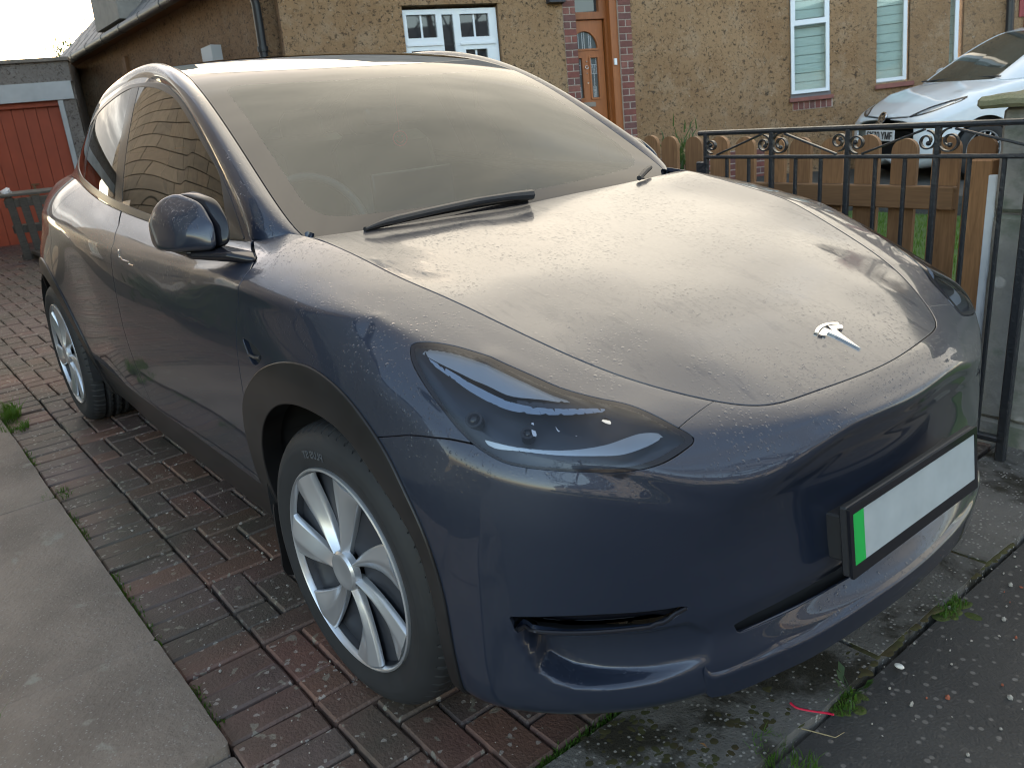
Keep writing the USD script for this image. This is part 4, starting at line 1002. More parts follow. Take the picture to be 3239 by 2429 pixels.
# slab path along the left edge of the drive
path = thing('slab_path', 'row of large worn concrete paving slabs beside the brick drive', kind='structure')
for k, (a, b) in enumerate([(-3.22, -1.905), (-1.893, -.60), (-.592, -.045), (-.035, .478)]):
    for j, (y0, y1) in enumerate([(-1.93, -1.262), (-2.6, -1.94)]):
        if k in (1, 2) and j == 0 and False: continue
        n_ = 14; xs_ = np.linspace(a, b, n_)
        wob = lambda q, s_: .006 * (meshkit.fbm(np.stack([q * 6, 0 * q + s_, 0 * q], 1)) - .5)
        ring_ = list(zip(xs_, y1 + wob(xs_, 1 + k))) + list(zip(xs_[::-1], y0 + wob(xs_[::-1], 5 + k)))
        m_ = extr(Polygon(ring_).buffer(-.012).buffer(.012), .06)
        lift = (-.046, -.044, -.040, -.066)[k] + .002 * j
        m_.apply_translation((0, 0, lift)); put(path, 'paving_slab', m_, M['slab'], smooth=False)

# brick drive: a header course along the slabs, then 90 degree herringbone
drive = thing('brick_driveway', 'weathered brown red brick pavers in herringbone with mossy joints', kind='structure')
bricks = []
x = .470
while x > -3.2:
    bricks.append((x - .053, -1.152, 0, 1)); x -= .1065
pitch = .1065
nx0, nx1, ny0, ny1 = -120, 5, -16, 24
X0, Y0 = .47, -1.045
for i in range(nx0, 1):
    for j in range(0, 24):
        k = (i - j) % 4
        if k == 0 and i + 1 < 0: bricks.append((X0 + (i + 1) * pitch, Y0 + (j + .5) * pitch, 0, 0))
        elif k == 2 and j >= 1 and i < 0: bricks.append((X0 + (i + .5) * pitch, Y0 + j * pitch, 0, 1))
        if (k == 1 and i == -120) or (k == 3 and j == 23) : pass
        if i < 0 and ((k == 0 and i + 1 >= 0) or (k == 2 and j == 0)): bricks.append((X0 + (i + .5) * pitch, Y0 + (j + .5) * pitch, 0, 2))
# left part of the drive beyond the path
for i in range(-120, -36):
    for j in range(-14, -2):
        pass
x = -3.28
while x > -12.2:
    for j in range(6):
        bricks.append((x - .053, -1.152 - .205 * j + (.1 if False else 0), 0, 1))
    x -= .1065
def bv(L, Wd, h=.05, b=.006):
    return boxm((L, Wd, h), (0, 0, -h / 2), b)
variants = [bv(.2065, .1005), bv(.2045, .1010), bv(.2070, .0990)]; half_brick = bv(.1005, .1005)
camp = CAM_D
def seen(bx, by):
    p = np.array([bx, by, 0.0]) - camp; q = CAM_R @ p
    if q[2] < .2: return 0
    px_, py_ = q[0] / q[2] * FPX + .5, q[1] / q[2] * FPX + .375
    if not (-.03 < px_ < 1.03 and 0 < py_ < .79): return 0
    under = (-3.6 < bx < .40 and -.72 < by < .9)
    if under: return 0
    return 1.0 / np.linalg.norm(p)
sc = np.array([seen(b[0], b[1]) for b in bricks]); order = np.argsort(-sc)
near = set(order[:300][sc[order[:300]] > 0].tolist())
rest = []
for n_, (bx, by, bz, rot) in enumerate(bricks):
    m_ = (half_brick if rot == 2 else variants[n_ % 3]).copy()
    T = np.eye(4); T[:3, :3] = rotm([0, 0, 1], (90 if rot == 1 else 0) + rng.normal(0, .8)) @ rotm([1, 0, 0], rng.normal(0, .5)) @ rotm([0, 1, 0], rng.normal(0, .4))
    T[:3, 3] = (bx + rng.normal(0, .0012), by + rng.normal(0, .0012), rng.normal(0, .0018)); m_.apply_transform(T)
    if n_ in near: put(drive, 'brick', m_, PB[int(rng.integers(0, 5))], smooth=False)
    elif by > -2.4: rest.append((m_, int(rng.integers(0, 3))))
for v_ in range(3):
    ms = [m_ for m_, q in rest if q == v_]
    if v_ == 0: put(drive, 'far_brick_paving', trimesh.util.concatenate([m_ for m_, q in rest if q == 0]), PB[0], smooth=False, kind='stuff')
    else: put(drive, 'far_brick_paving', trimesh.util.concatenate(ms), PB[v_ * 2], smooth=False, kind='stuff')

# lawn and yard behind the fence
top('lawn_soil', boxm((11, 4.6, .06), (-3.0, 4.0, -.035)), simple('lawn_base', (.045, .10, .018), .9, var=.3, vscale=5), 'mown green lawn ground behind the picket fence', kind='structure')
top('yard', boxm((16, 9, .21), (-3.0, 10.9, .055)), M['gravel'], 'dark gravel yard in front of the house where the white car stands', kind='structure')
def blades(pts, h, w, lean=.4, seed=1):
    r = np.random.default_rng(seed); n = len(pts); a = r.uniform(0, 2 * np.pi, n); hh = h * r.uniform(.55, 1.25, n); L = lean * hh * r.uniform(0, 1, n); b = r.uniform(0, 2 * np.pi, n)
    dx, dy = np.cos(a) * w * .5, np.sin(a) * w * .5
    p0 = pts + np.stack([dx, dy, 0 * dx], 1); p1 = pts - np.stack([dx, dy, 0 * dx], 1)
    mid = pts + np.stack([np.cos(b) * L * .35, np.sin(b) * L * .35, hh * .6], 1); m0 = mid + np.stack([dx, dy, 0 * dx], 1) * .7; m1 = mid - np.stack([dx, dy, 0 * dx], 1) * .7
    t = pts + np.stack([np.cos(b) * L, np.sin(b) * L, hh], 1)
    V = np.stack([p0, p1, m0, m1, t], 1).reshape(-1, 3); k = np.arange(n)[:, None] * 5
    F = np.concatenate([k + np.array([[0, 1, 3]]), k + np.array([[0, 3, 2]]), k + np.array([[2, 3, 4]])]).reshape(-1, 3)
    return trimesh.Trimesh(V, F, process=False)
lp_ = np.stack([rng.uniform(-5.5, .8, 26000), rng.uniform(1.75, 6.2, 26000), np.full(26000, -.006)], 1)
top('lawn_grass', blades(lp_, .045, .007, seed=3), M['grass'], 'short bright green grass of the lawn behind the fence', 'grass', kind='stuff', smooth=False)

# moss and tiny weeds in the joints along the slabs and along the asphalt edge
def joint_pts(n, seed):
    r = np.random.default_rng(seed); P = []
    xs_ = r.uniform(-3.4, .45, n); dens = meshkit.fbm(np.stack([xs_ * 3.1, 0 * xs_, 0 * xs_], 1), seed=4); xs_ = xs_[dens > .44]
    P.append(np.stack([xs_, -1.257 + r.normal(0, .010, len(xs_)), np.full(len(xs_), -.012)], 1))
    ys_ = r.uniform(-1.2, 1.3, n); dens = meshkit.fbm(np.stack([ys_ * 4.0, 0 * ys_ + 7, 0 * ys_], 1), seed=9); ys_ = ys_[dens > .42]
    P.append(np.stack([.808 + r.normal(0, .016, len(ys_)), ys_, np.full(len(ys_), -.012)], 1))
    ys_ = r.uniform(-1.1, .4, n // 3); P.append(np.stack([.482 + r.normal(0, .008, len(ys_)), ys_, np.full(len(ys_), -.012)], 1))
    return np.vstack(P)
top('joint_weeds', blades(joint_pts(2600, 5), .022, .005, .9, seed=6), M['grass'], 'tiny green weeds and moss growing along the paving joints', 'weeds', kind='stuff', smooth=False)
def moss_blobs(pts, r0, seed):
    r = np.random.default_rng(seed); ms = []
    for p in pts:
        s = trimesh.creation.icosphere(subdivisions=1, radius=1.0); k = r.uniform(.5, 1.4, 3) * r0
        s.apply_scale([k[0] * 1.5, k[1] * 1.5, k[2] * .22]); s.apply_translation(p); ms.append(s)
    return trimesh.util.concatenate(ms)
jp = joint_pts(900, 15); top('joint_moss', moss_blobs(jp, .011, 3), M['moss'], 'low green moss cushions between slabs, bricks and asphalt', 'moss', kind='stuff')
cp = []
r_ = np.random.default_rng(21)
while len(cp) < 1500:
    p = np.array([r_.uniform(.50, .80), r_.uniform(-1.0, 1.2), 0]); 
    if meshkit.fbm(np.array([[p[0] * 5, p[1] * 5, 2.0]]), seed=5)[0] > .53: cp.append(p + [0, 0, .004])
top('strip_moss', moss_blobs(np.array(cp), .009, 8), simple('brown_moss', (.045, .030, .010), .95, var=.6, vscale=12, col2=(.05, .055, .014)), 'dark brown moss patches on the concrete strip', 'moss', kind='stuff')
M['chip_red'] = simple('red_chip', (.26, .075, .040), .8); M['chip_grey'] = simple('grey_chip', (.30, .28, .25), .8)
def chips(n, seed, x0, x1, y0, y1, r0, z0):
    r = np.random.default_rng(seed); ms = []
    for k in range(n):
        s = trimesh.creation.icosahedron(); s.vertices = s.vertices * (r.uniform(.5, 1.3, 3) * r0 * r.choice([.5, .7, 1.0, 1.6], p=[.4, .3, .22, .08])) ; s.apply_translation((r.uniform(x0, x1), r.uniform(y0, y1), z0)); ms.append(s)
    return trimesh.util.concatenate(ms)
top('red_chips', chips(150, 2, .85, 2.0, -.9, 1.2, .0052, -.010), M['chip_red'], 'small red stone chips scattered on the dark asphalt', 'stones', kind='stuff', smooth=False)
top('grey_chips', chips(420, 3, .50, 2.0, -1.1, 1.2, .0042, -.008), M['chip_grey'], 'pale grit scattered over the asphalt and concrete strip', 'grit', kind='stuff', smooth=False)
top('drive_grit', chips(260, 4, -2.0, .48, -1.24, -.75, .0030, .002), M['chip_grey'], 'pale grit and lichen crumbs on the brick pavers', 'grit', kind='stuff', smooth=False)
def gpt(x_, y_): return np.array([x_, y_, 0.0])
# red cord on the ground
cord = tube(smooth_poly([(.741, -.262, .010), (.762, -.262, .007), (.790, -.246, .006), (.806, -.236, .007), (.828, -.231, .012)], 24, closed=False), .0026, 8)
top('red_cord', cord, simple('red_plastic', (.48, .015, .05), .35), 'short curved piece of red plastic cord lying on the concrete strip edge', 'cord')
top('twig', tube([(.80, -.31, .006), (.835, -.30, .010), (.865, -.285, .008), (.872, -.262, .012)], [.0014, .0013, .001, .0006], 6), M['straw'], 'thin dry twig beside the red cord', 'twig')
def weed_plant(name, label, loc, h=.05, seed=1, n=9, leaf=.018, mt=None):
    r = np.random.default_rng(seed); ms = []; stems = []
    for k in range(n):
        a = r.uniform(0, 2 * np.pi); L = h * r.uniform(.5, 1.1); tip = np.array([math.cos(a) * L * .7, math.sin(a) * L * .7, L * .8])
        stems.append(tube([np.zeros(3), tip * .5 + [0, 0, L * .15], tip], .0009, 5))
        d_ = tip / np.linalg.norm(tip); s_ = np.cross(d_, [0, 0, 1.0]); s_ /= np.linalg.norm(s_); w_ = leaf * r.uniform(.7, 1.2)
        V = np.array([tip - d_ * w_ * .2, tip + d_ * w_ * .5 + s_ * w_ * .38 + [0, 0, .1 * w_], tip + d_ * w_ * 1.3, tip + d_ * w_ * .5 - s_ * w_ * .38 + [0, 0, .1 * w_]])
        ms.append(trimesh.Trimesh(V, [(0, 1, 2), (0, 2, 3)], process=False))
    t = thing(name, label, 'plant', loc=loc)
    put(t, 'stem', trimesh.util.concatenate(stems), M['leaf']); put(t, 'leaf', trimesh.util.concatenate(ms), mt or M['leaf'], smooth=False)
    return t
weed_plant('weed', 'small broad-leaved green weed growing at the edge of the dark asphalt', (.815, -.135, -.005), .055, 3, 9, .022)
weed_plant('weed', 'tiny bright green weed where bricks, concrete strip and bumper shadow meet', (.487, -.50, -.005), .025, 5, 10, .012)
def tuft(label, loc, n, h, rad, seed, mt, w_=.004, lean=.9):
    r = np.random.default_rng(seed); a = r.uniform(0, 2 * np.pi, n); q = rad * np.sqrt(r.uniform(0, 1, n))
    P = np.stack([np.cos(a) * q * 1.5, np.sin(a) * q, 0 * q], 1)
    m_ = blades(P, h, w_, lean, seed); m_.apply_translation(loc)
    return top('grass_tuft', m_, mt, label, 'grass', smooth=False)
tuft('green grass tuft at the far left end of the slab path', (-3.30, -1.26, -.01), 420, .075, .10, 11, M['grass'], .005)
tuft('smaller grass tuft between the slab path and the far bricks', (-3.05, -1.235, -.01), 200, .04, .07, 12, M['grass'], .004)
tuft('mossy grass strip along the slab edge near the first slab joint', (-1.95, -1.25, -.01), 130, .03, .05, 13, M['grass'], .004)
tuft('tuft of dry straw-coloured grass lying on the slabs at the left frame edge', (-.60, -1.70, .004), 46, .10, .035, 14, M['straw'], .003, 1.3)
tuft('long green grass blades at the bottom left corner of the slabs', (-.43, -1.70, .004), 30, .11, .03, 15, M['grass'], .0035, 1.1)
tuft('grass at the asphalt edge near the bottom of the picture', (.815, -.40, -.01), 160, .028, .05, 16, M['grass'], .003)
M['brown_leaf'] = simple('brown_leaf', (.20, .10, .035), .7, var=.3, vscale=60)
lf = trimesh.Trimesh(np.array([(0, 0, 0), (.018, .012, .004), (.040, .004, .001), (.020, -.013, .003), (.02, 0, -.002)]), [(0, 4, 1), (1, 4, 2), (2, 4, 3), (3, 4, 0)], process=False); lf.apply_translation((.665, -.505, .004))
top('fallen_leaf', lf, M['brown_leaf'], 'curled brown leaf on the concrete strip under the bumper', 'leaf')
st_ = trimesh.creation.icosphere(subdivisions=1, radius=.011); st_.apply_scale([1.1, .7, .5]); st_.apply_translation((.842, .028, .004))
top('white_stone', st_, simple('white_stone', (.62, .60, .56), .7), 'single white pebble at the edge of the asphalt', 'stone')

# ==================================================================== gate, pillar and fence on the right
M['iron'] = simple('black_iron', (.012, .013, .015), .30, bump=.5, bscale=55, coat=.3, coat_rough=.15)
gate = thing('iron_gate', 'black wrought iron gate with scrollwork standing open along the drive', 'gate')
gy = 1.29
GX = [-.719 + .1075 * k for k in range(12)]
ztop, z2, zb = 1.140, 1.043, .085
gp_ = lambda n, m_: put(gate, n, m_, M['iron'], smooth=35)
gp_('top_rail', tube([(-.755, gy, ztop), (-.2, gy, ztop + .002), (.3, gy, ztop + .003), (.80, gy, ztop + .006)], .0105, 8))
gp_('middle_rail', bar((-.725, gy, z2), (.80, gy, z2 - .003), .022, .014, bev=.004))
gp_('bottom_rail', bar((-.735, gy, zb), (.56, gy, zb), .03, .022, bev=.005))
for k in range(12):
    thick = k % 3 == 0
    m_ = bar((GX[k], gy, zb), (GX[k], gy, ztop if thick else z2), .019 if thick else .0135, .019 if thick else .0135, up=(0, 1, 0), bev=.003)
    gp_('post' if thick else 'gate_bar', m_)
gp_('post', bar((GX[11] + .085, gy, -.02), (GX[11] + .085, gy, ztop), .03, .03, up=(0, 1, 0), bev=.004))
gp_('latch_plate', boxm((.05, .02, .12), (-.745, gy, .965), .006))
def spiral(cx, cz, r0, turns, start, sgn):
    t = np.linspace(0, 1, 46); a = start + sgn * t * turns * 2 * np.pi; r = r0 * (1 - .72 * t)
    return np.stack([cx + r * np.cos(a), np.full(46, gy), cz + r * np.sin(a)], 1)
def flat_scroll(P, w=.016, h=.005):
    Ms = []
    T = np.gradient(P, axis=0); T /= np.linalg.norm(T, axis=1, keepdims=True); N = np.cross(T, [0, 1.0, 0])
    V = []
    for s1, s2 in ((-1, -1), (1, -1), (1, 1), (-1, 1)): V.append(P + N * h * .5 * s1 + np.array([0, w * .5 * s2, 0]))
    V = np.stack(V, 1).reshape(-1, 3); n = len(P); F = []
    for i in range(n - 1):
        for j in range(4):
            a0, a1, b0, b1 = i * 4 + j, i * 4 + (j + 1) % 4, i * 4 + 4 + j, i * 4 + 4 + (j + 1) % 4; F += [(a0, a1, b1), (a0, b1, b0)]
    return cat(trimesh.Trimesh(V, F, process=False), xf(trimesh.creation.icosphere(subdivisions=2, radius=.0085), None, P[-1]))
zc_ = (ztop + z2) / 2
for k in range(0, 12, 3):
    x0 = GX[k]; up_ = (k // 3) % 2 == 0
    big = 1.0 if k else .85
    s1 = spiral(x0 + .036 * big, zc_ - .005, .034 * big, 1.35, -math.pi * .5, -1) if up_ else spiral(x0 + .040, zc_ - .002, .042, 1.5, math.pi * .5, 1)
    gp_('scroll', flat_scroll(s1))
    if k < 9:
        x1 = GX[k + 3]; s2 = spiral(x1 - .036, zc_ + (.004 if not up_ else .0), .034, 1.4, math.pi * (.5 if up_ else 1.5) , (-1 if up_ else -1) if up_ else 1)
        gp_('scroll', flat_scroll(s2))
    xa, xb = x0 + .055, x0 + (.3225 - .045 if k < 9 else .36)
    gp_('brace', bar((xa, gy, z2 + .008 if up_ else ztop - .010), (xb, gy, ztop - .010 if up_ else z2 + .008), .016, .007, up=(0, 0, 1), bev=.002))

M['pillar_stone'] = ground_mat('pillar_stone', (.145, .138, .125), (.235, .225, .205), 3.0, .8, c3=(.10, .115, .085), s3=5, t3=(.5, .68), bump=.5, bscale=35, speck=(.30, .29, .27), speck_scale=16)
M['cap_stone'] = ground_mat('cap_stone', (.13, .135, .07), (.20, .19, .12), 9.0, .9, bump=.7, bscale=60)
pil = thing('gate_pillar', 'square grey stone gate pillar with a mossy overhanging cap', 'pillar')
px0, px1, py0, py1 = .392, .86, 1.42, 1.88
for z0, z1 in ((-.05, .10), (.104, .835), (.845, 1.182)):
    m_ = boxm((px1 - px0, py1 - py0, z1 - z0), ((px0 + px1) / 2, (py0 + py1) / 2, (z0 + z1) / 2), .012); m_ = m_.subdivide_to_size(.07)
    m_.vertices = m_.vertices + (meshkit.fbm(np.array(m_.vertices) * 9)[:, None] - .5) * .008
    put(pil, 'stone_block', m_, M['pillar_stone'], smooth=40)
put(pil, 'mortar_core', boxm((.44, .43, 1.2), ((px0 + px1) / 2, (py0 + py1) / 2, .57)), M['concrete'])
cm_ = boxm((px1 - px0 + .12, py1 - py0 + .12, .04), ((px0 + px1) / 2, (py0 + py1) / 2, 1.203), .012).subdivide_to_size(.05); cm_.vertices = cm_.vertices + (meshkit.fbm(np.array(cm_.vertices) * 14)[:, None] - .5) * .010
put(pil, 'cap', cm_, M['cap_stone'], smooth=40)
top('white_board', boxm((.030, .02, .98), (.362, 1.475, .47), .003), simple('white_board', (.55, .58, .62), .5, var=.12, vscale=7), 'thin white painted board standing between fence post and stone pillar', 'board')

def wood(name, c1, c2, rough=.6, scale=(3, 3, 26)):
    n = {'p': ('principled_bsdf', dict(roughness=rough)), 'tc': ('texture_coordinate', {}), 'mp': ('mapping', dict(mapping_type='point', scale=scale)), 'w': ('noise_texture', dict(scale=3.0, detail=6.0, roughness=.65, distortion=.8)),
         'm': ('mix', dict(color1=c1, color2=c2)), 'mr': ('map_range', dict(from_min=.3, from_max=.7, to_min=0, to_max=1, clamp=True)), 'oi': ('object_info', {}), 'hv': ('map_range', dict(from_min=0, from_max=1, to_min=.72, to_max=1.2)), 'hs': ('hsv', {}), 'b': ('bump', dict(strength=.2, distance=.004))}
    l = [('tc.object', 'mp.vector'), ('mp.vector', 'w.vector'), ('w.fac', 'mr.value'), ('mr.result', 'm.fac'), ('m.color', 'hs.color'), ('oi.random', 'hv.value'), ('hv.result', 'hs.value'), ('hs.color', 'p.base_color'), ('w.fac', 'b.height'), ('b.normal', 'p.normal')]
    return mat(name, n, l, surface='p.BSDF')
M['fence_wood'] = wood('fence_wood', (.145, .068, .026), (.255, .130, .056), .7, (26, 26, 2.2))
M['rail_wood'] = wood('rail_wood', (.150, .075, .030), (.235, .120, .052), .7, (2.2, 26, 26))
fence = thing('picket_fence', 'low brown timber picket fence with rounded tops behind the iron gate', 'fence')
for xk in [-1.42, -1.27, -1.146, -.999, -.851, -.710, -.565, -.434, -.295, -.141, .005, .160, .283]:
    w_ = .098; zt = 1.098 + .025 * (-xk) - .012
    pg = Polygon([(-w_ / 2, .10), (w_ / 2, .10), (w_ / 2, zt - .045)] + [(w_ / 2 * math.cos(a), zt - .045 + .045 * math.sin(a)) for a in np.linspace(0, math.pi, 14)] + [(-w_ / 2, zt - .045)])
    m_ = extr(pg, .020); m_ = xf(m_, np.array([[1, 0, 0], [0, 0, -1], [0, 1, 0]]).astype(float), (xk + rng.normal(0, .003), 1.568, rng.normal(0, .004)))
    put(fence, 'picket', m_, M['fence_wood'], smooth=False)
put(fence, 'rail', boxm((1.75, .032, .085), (-.66, 1.528, .868), .004), M['rail_wood'], smooth=False)
put(fence, 'rail', boxm((1.75, .032, .085), (-.66, 1.528, .32), .004), M['rail_wood'], smooth=False)
put(fence, 'fence_post', boxm((.075, .075, 1.02), (.318, 1.505, .50), .004), M['fence_wood'], smooth=False)
sh = thing('shrub', 'small green spiky shrub showing between two fence pickets', 'shrub', loc=(-1.39, 1.92, 0))
r_ = np.random.default_rng(4); P = r_.normal(0, 1, (700, 3)) * [.045, .045, .10] + [0, 0, .86]
put(sh, 'foliage', blades(P, .06, .008, 1.0, 9), M['leaf'], smooth=False); put(sh, 'stem', tube([(0, 0, 0), (0, 0, .8)], .015), M['fence_wood'])

# ==================================================================== the house
def harl(name, c1, c2, c3, dark=(.045, .028, .016)):
    n = {'p': ('principled_bsdf', dict(roughness=.92)), 'tc': ('texture_coordinate', {}),
         'a': ('noise_texture', dict(scale=1.1, detail=5.0, roughness=.6)), 'am': ('map_range', dict(from_min=.35, from_max=.65, to_min=0, to_max=1, clamp=True)), 'm': ('mix', dict(color1=c1, color2=c2)),
         'b_': ('noise_texture', dict(scale=3.2, detail=6.0, roughness=.7)), 'bm': ('map_range', dict(range_type='smoothstep', from_min=.50, from_max=.66, to_min=0, to_max=.8, clamp=True)), 'm2': ('mix', dict(color2=c3)),
         's': ('noise_texture', dict(scale=26.0, detail=4.0, roughness=.75, distortion=.9)), 'sm': ('map_range', dict(range_type='smoothstep', from_min=.53, from_max=.62, to_min=0, to_max=.9, clamp=True)), 'm3': ('mix', dict(color2=dark)),
         'l': ('noise_texture', dict(scale=38.0, detail=2.0, roughness=.6)), 'lm': ('map_range', dict(range_type='smoothstep', from_min=.66, from_max=.72, to_min=0, to_max=.6, clamp=True)), 'm4': ('mix', dict(color2=(.40, .33, .25))),
         'bn': ('noise_texture', dict(scale=34.0, detail=5.0, roughness=.7)), 'bp': ('bump', dict(strength=1.0, distance=.03))}
    l = [('tc.object', 'a.vector'), ('a.fac', 'am.value'), ('am.result', 'm.fac'), ('tc.object', 'b_.vector'), ('b_.fac', 'bm.value'), ('bm.result', 'm2.fac'), ('m.color', 'm2.color1'),
         ('tc.object', 's.vector'), ('s.fac', 'sm.value'), ('sm.result', 'm3.fac'), ('m2.color', 'm3.color1'), ('tc.object', 'l.vector'), ('l.fac', 'lm.value'), ('lm.result', 'm4.fac'), ('m3.color', 'm4.color1'), ('m4.color', 'p.base_color'),
         ('tc.object', 'bn.vector'), ('bn.fac', 'bp.height'), ('bp.normal', 'p.normal')]
    return mat(name, n, l, surface='p.BSDF')
M['harl_front'] = harl('roughcast_front', (.250, .145, .072), (.320, .200, .108), (.33, .225, .140))
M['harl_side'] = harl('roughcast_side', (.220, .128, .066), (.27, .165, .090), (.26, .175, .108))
M['harl_smooth'] = harl('roughcast_wing', (.250, .150, .078), (.31, .20, .112), (.34, .24, .155), dark=(.12, .08, .05))
M['upvc'] = simple('white_upvc', (.66, .70, .74), .3)
M['red_tile'] = simple('red_sill_tile', (.20, .060, .045), .45, var=.2, vscale=8)
HB = [simple(f'house_brick_{k}', c, .8, var=.18, vscale=20, bump=.3, bscale=150) for k, c in enumerate([(.155, .050, .040), (.13, .048, .040), (.18, .070, .055), (.115, .050, .045)])]
M['mortar'] = simple('pale_mortar', (.42, .37, .33), .9)
M['oak'] = wood('door_oak', (.215, .062, .014), (.30, .100, .026), .42, (26, 26, 2.2))
M['slate'] = simple('roof_slate', (.085, .088, .092), .55, var=.3, vscale=3)
M['lead'] = simple('lead_came', (.45, .47, .50), .4, metal=.6)
M['iron_pipe'] = simple('black_pipe', (.012, .013, .015), .35, bump=.2, bscale=30)
M['gutter_m'] = simple('gutter_grey', (.055, .055, .056), .4, var=.3, vscale=4)
M['win_glass'] = mat('window_glass', {'p': ('principled_bsdf', dict(base_color=(.012, .014, .016), roughness=.02, specular_ior_level=.9))}, [], surface='p.BSDF')
M['blind'] = simple('pale_blind', (.50, .60, .60), .6); M['blind_dark'] = simple('blind_shade', (.27, .35, .35), .6)
M['clear_glass'] = glass('clear_pane', (.92, .95, .94), 1.45)
def wallframe(P0, az, off=0.0):
    a = math.radians(az); h = np.array([math.cos(a), math.sin(a), 0]); n = np.array([math.sin(a), -math.cos(a), 0])
    R = np.stack([h, [0, 0, 1.0], n], 1); return R, np.array([P0[0], P0[1], 0.0]) + n * off
PF, AZF = np.array([-5.514, 5.481]), 71.7
PK = np.array([-6.608, 2.170]); PC = np.array([-4.780, 7.698])
house = thing('roughcast_house', 'brown roughcast house with white windows, oak front door and slate roof', 'house', frame='W')
def on_wall(P0, az, off, mesh): R, t = wallframe(P0, az, off); return xf(mesh, R, t)
def rect(a0, a1, z0, z1): return sbox(a0, z0, a1, z1)
def slab_on(P0, az, poly, d0, d1):       # polygon in (along, up), from depth d0 to d1 along the outward normal
    m_ = extr(poly, d1 - d0); return on_wall(P0, az, d0, m_)
# front wall with its openings, side wall, projecting wing
WIN = rect(-2.215, -1.150, 1.70, 2.958); DOOR = rect(-.385, .46, .60, 3.30)
front_poly = rect(-3.463, 2.335, .2, 3.46).difference(WIN).difference(DOOR)
put(house, 'wall', slab_on(PF, AZF, front_poly, -.30, 0), M['harl_front'], smooth=False)
put(house, 'wall', slab_on(PK, 3.9, rect(-7.2, -.30, .2, 3.46), -.30, 0), M['harl_side'], smooth=False)
AZW = 42.0
WA_ = rect(.262, .726, 1.735, 4.0)
wing = rect(-.0, 1.055, .2, 4.2).difference(WA_)
put(house, 'wall', slab_on(PC, AZW, wing, -.30, 0), M['harl_front'], smooth=False)
PD = PC + np.array([math.cos(math.radians(AZW)), math.sin(math.radians(AZW))]) * 1.055
AZ2 = 36.0
WB_ = rect(.205, .570, 1.80, 4.0); WC_ = rect(1.00, 1.145, 1.80, 4.0)
wing2 = rect(0, 1.62, .2, 4.2).difference(WB_).difference(WC_)
put(house, 'wall', slab_on(PD, AZ2, wing2, -.30, 0), M['harl_smooth'], smooth=False)
PE = PD + np.array([math.cos(math.radians(AZ2)), math.sin(math.radians(AZ2))]) * 1.62
put(house, 'wall', slab_on(PE, AZ2 + 12, rect(0, 4, .2, 4.2), -.30, 0), M['harl_smooth'], smooth=False)
# painted brick quoin at the right edge
for k in range(14):
    z0 = 1.9 + k * .225; a0 = .16 if k % 2 else .10
    put(house, 'quoin_block', slab_on(PE, AZ2 + 12, rect(a0, .62, z0, z0 + .218), .002, .018), simple('painted_quoin', (.23, .035, .035), .6, var=.25, vscale=6) if k == 0 else UsdShade.Material.Get(stage, '/World/Looks/painted_quoin'), smooth=False)
put(house, 'downpipe', tube([(PE[0] + .03, PE[1] - .06, .4), (PE[0] + .03, PE[1] - .06, 4.3)], .042, 12), M['iron_pipe'])
# the room behind the windows
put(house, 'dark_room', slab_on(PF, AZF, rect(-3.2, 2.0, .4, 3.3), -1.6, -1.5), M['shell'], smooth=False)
# roof: hip over the main block
eave = 3.455
R_, _ = wallframe(PK, 3.9)
b1 = np.array([PK[0] + .28, PK[1] - .20]); b2 = np.array([PK[0] - 7.3, PK[1] - .70]); b3 = np.array([-12.3, 9.2]); b4 = np.array([PC[0] + .30, PC[1] + .25])
rg1, rg2 = np.array([-8.6, 5.0]), np.array([-11.0, 5.1])
V = np.array([[*b1, eave], [*b2, eave], [*b3, eave], [*b4, eave], [*rg1, 6.55], [*rg2, 6.55]])
roofm = trimesh.Trimesh(V, [(1, 0, 4), (1, 4, 5), (0, 3, 4), (3, 2, 4), (2, 5, 4), (2, 1, 5)], process=False); roofm.fix_normals()
rf = put(house, 'roof', roofm, M['slate'], smooth=False)
put(house, 'soffit', extr(Polygon([tuple(b1), tuple(b2), tuple(b3), tuple(b4)]), .02).apply_translation((0, 0, eave - .03)), M['fence_wood'], smooth=False)
# slates on the slope towards the drive
e0 = np.array([*b1, eave]); e1 = np.array([*b2, eave]); ed_ = (e1 - e0) / np.linalg.norm(e1 - e0)
nr_ = np.cross(np.array([*rg2, 6.55]) - e0, ed_); nr_ /= np.linalg.norm(nr_); nr_ *= np.sign(nr_[2]); upd = np.cross(ed_, nr_); upd *= np.sign(upd[2])
sl_m = [simple(f'slate_{k}', c, .5, var=.2, vscale=4) for k, c in enumerate([(.075, .078, .083), (.10, .10, .104), (.125, .122, .118), (.088, .082, .078)])]
for row in range(9):
    for k in range(31):
        if row * .19 > 1.75: continue
        s0 = 1.2 + k * .205 + (.1 if row % 2 else 0)
        c_ = e0 + ed_ * s0 + upd * (.05 + row * .19 + .12) + nr_ * (.018 + .004 * (k % 2))
        Rr = np.stack([ed_, upd, np.cross(ed_, upd)], 1); Rr = Rr @ rotm([1, 0, 0], (3 if np.cross(ed_, upd)[2] > 0 else -3))
        put(rf, 'slate', xf(boxm((.198, .27, .010)), Rr, c_), sl_m[int(rng.integers(0, 4))], smooth=False)
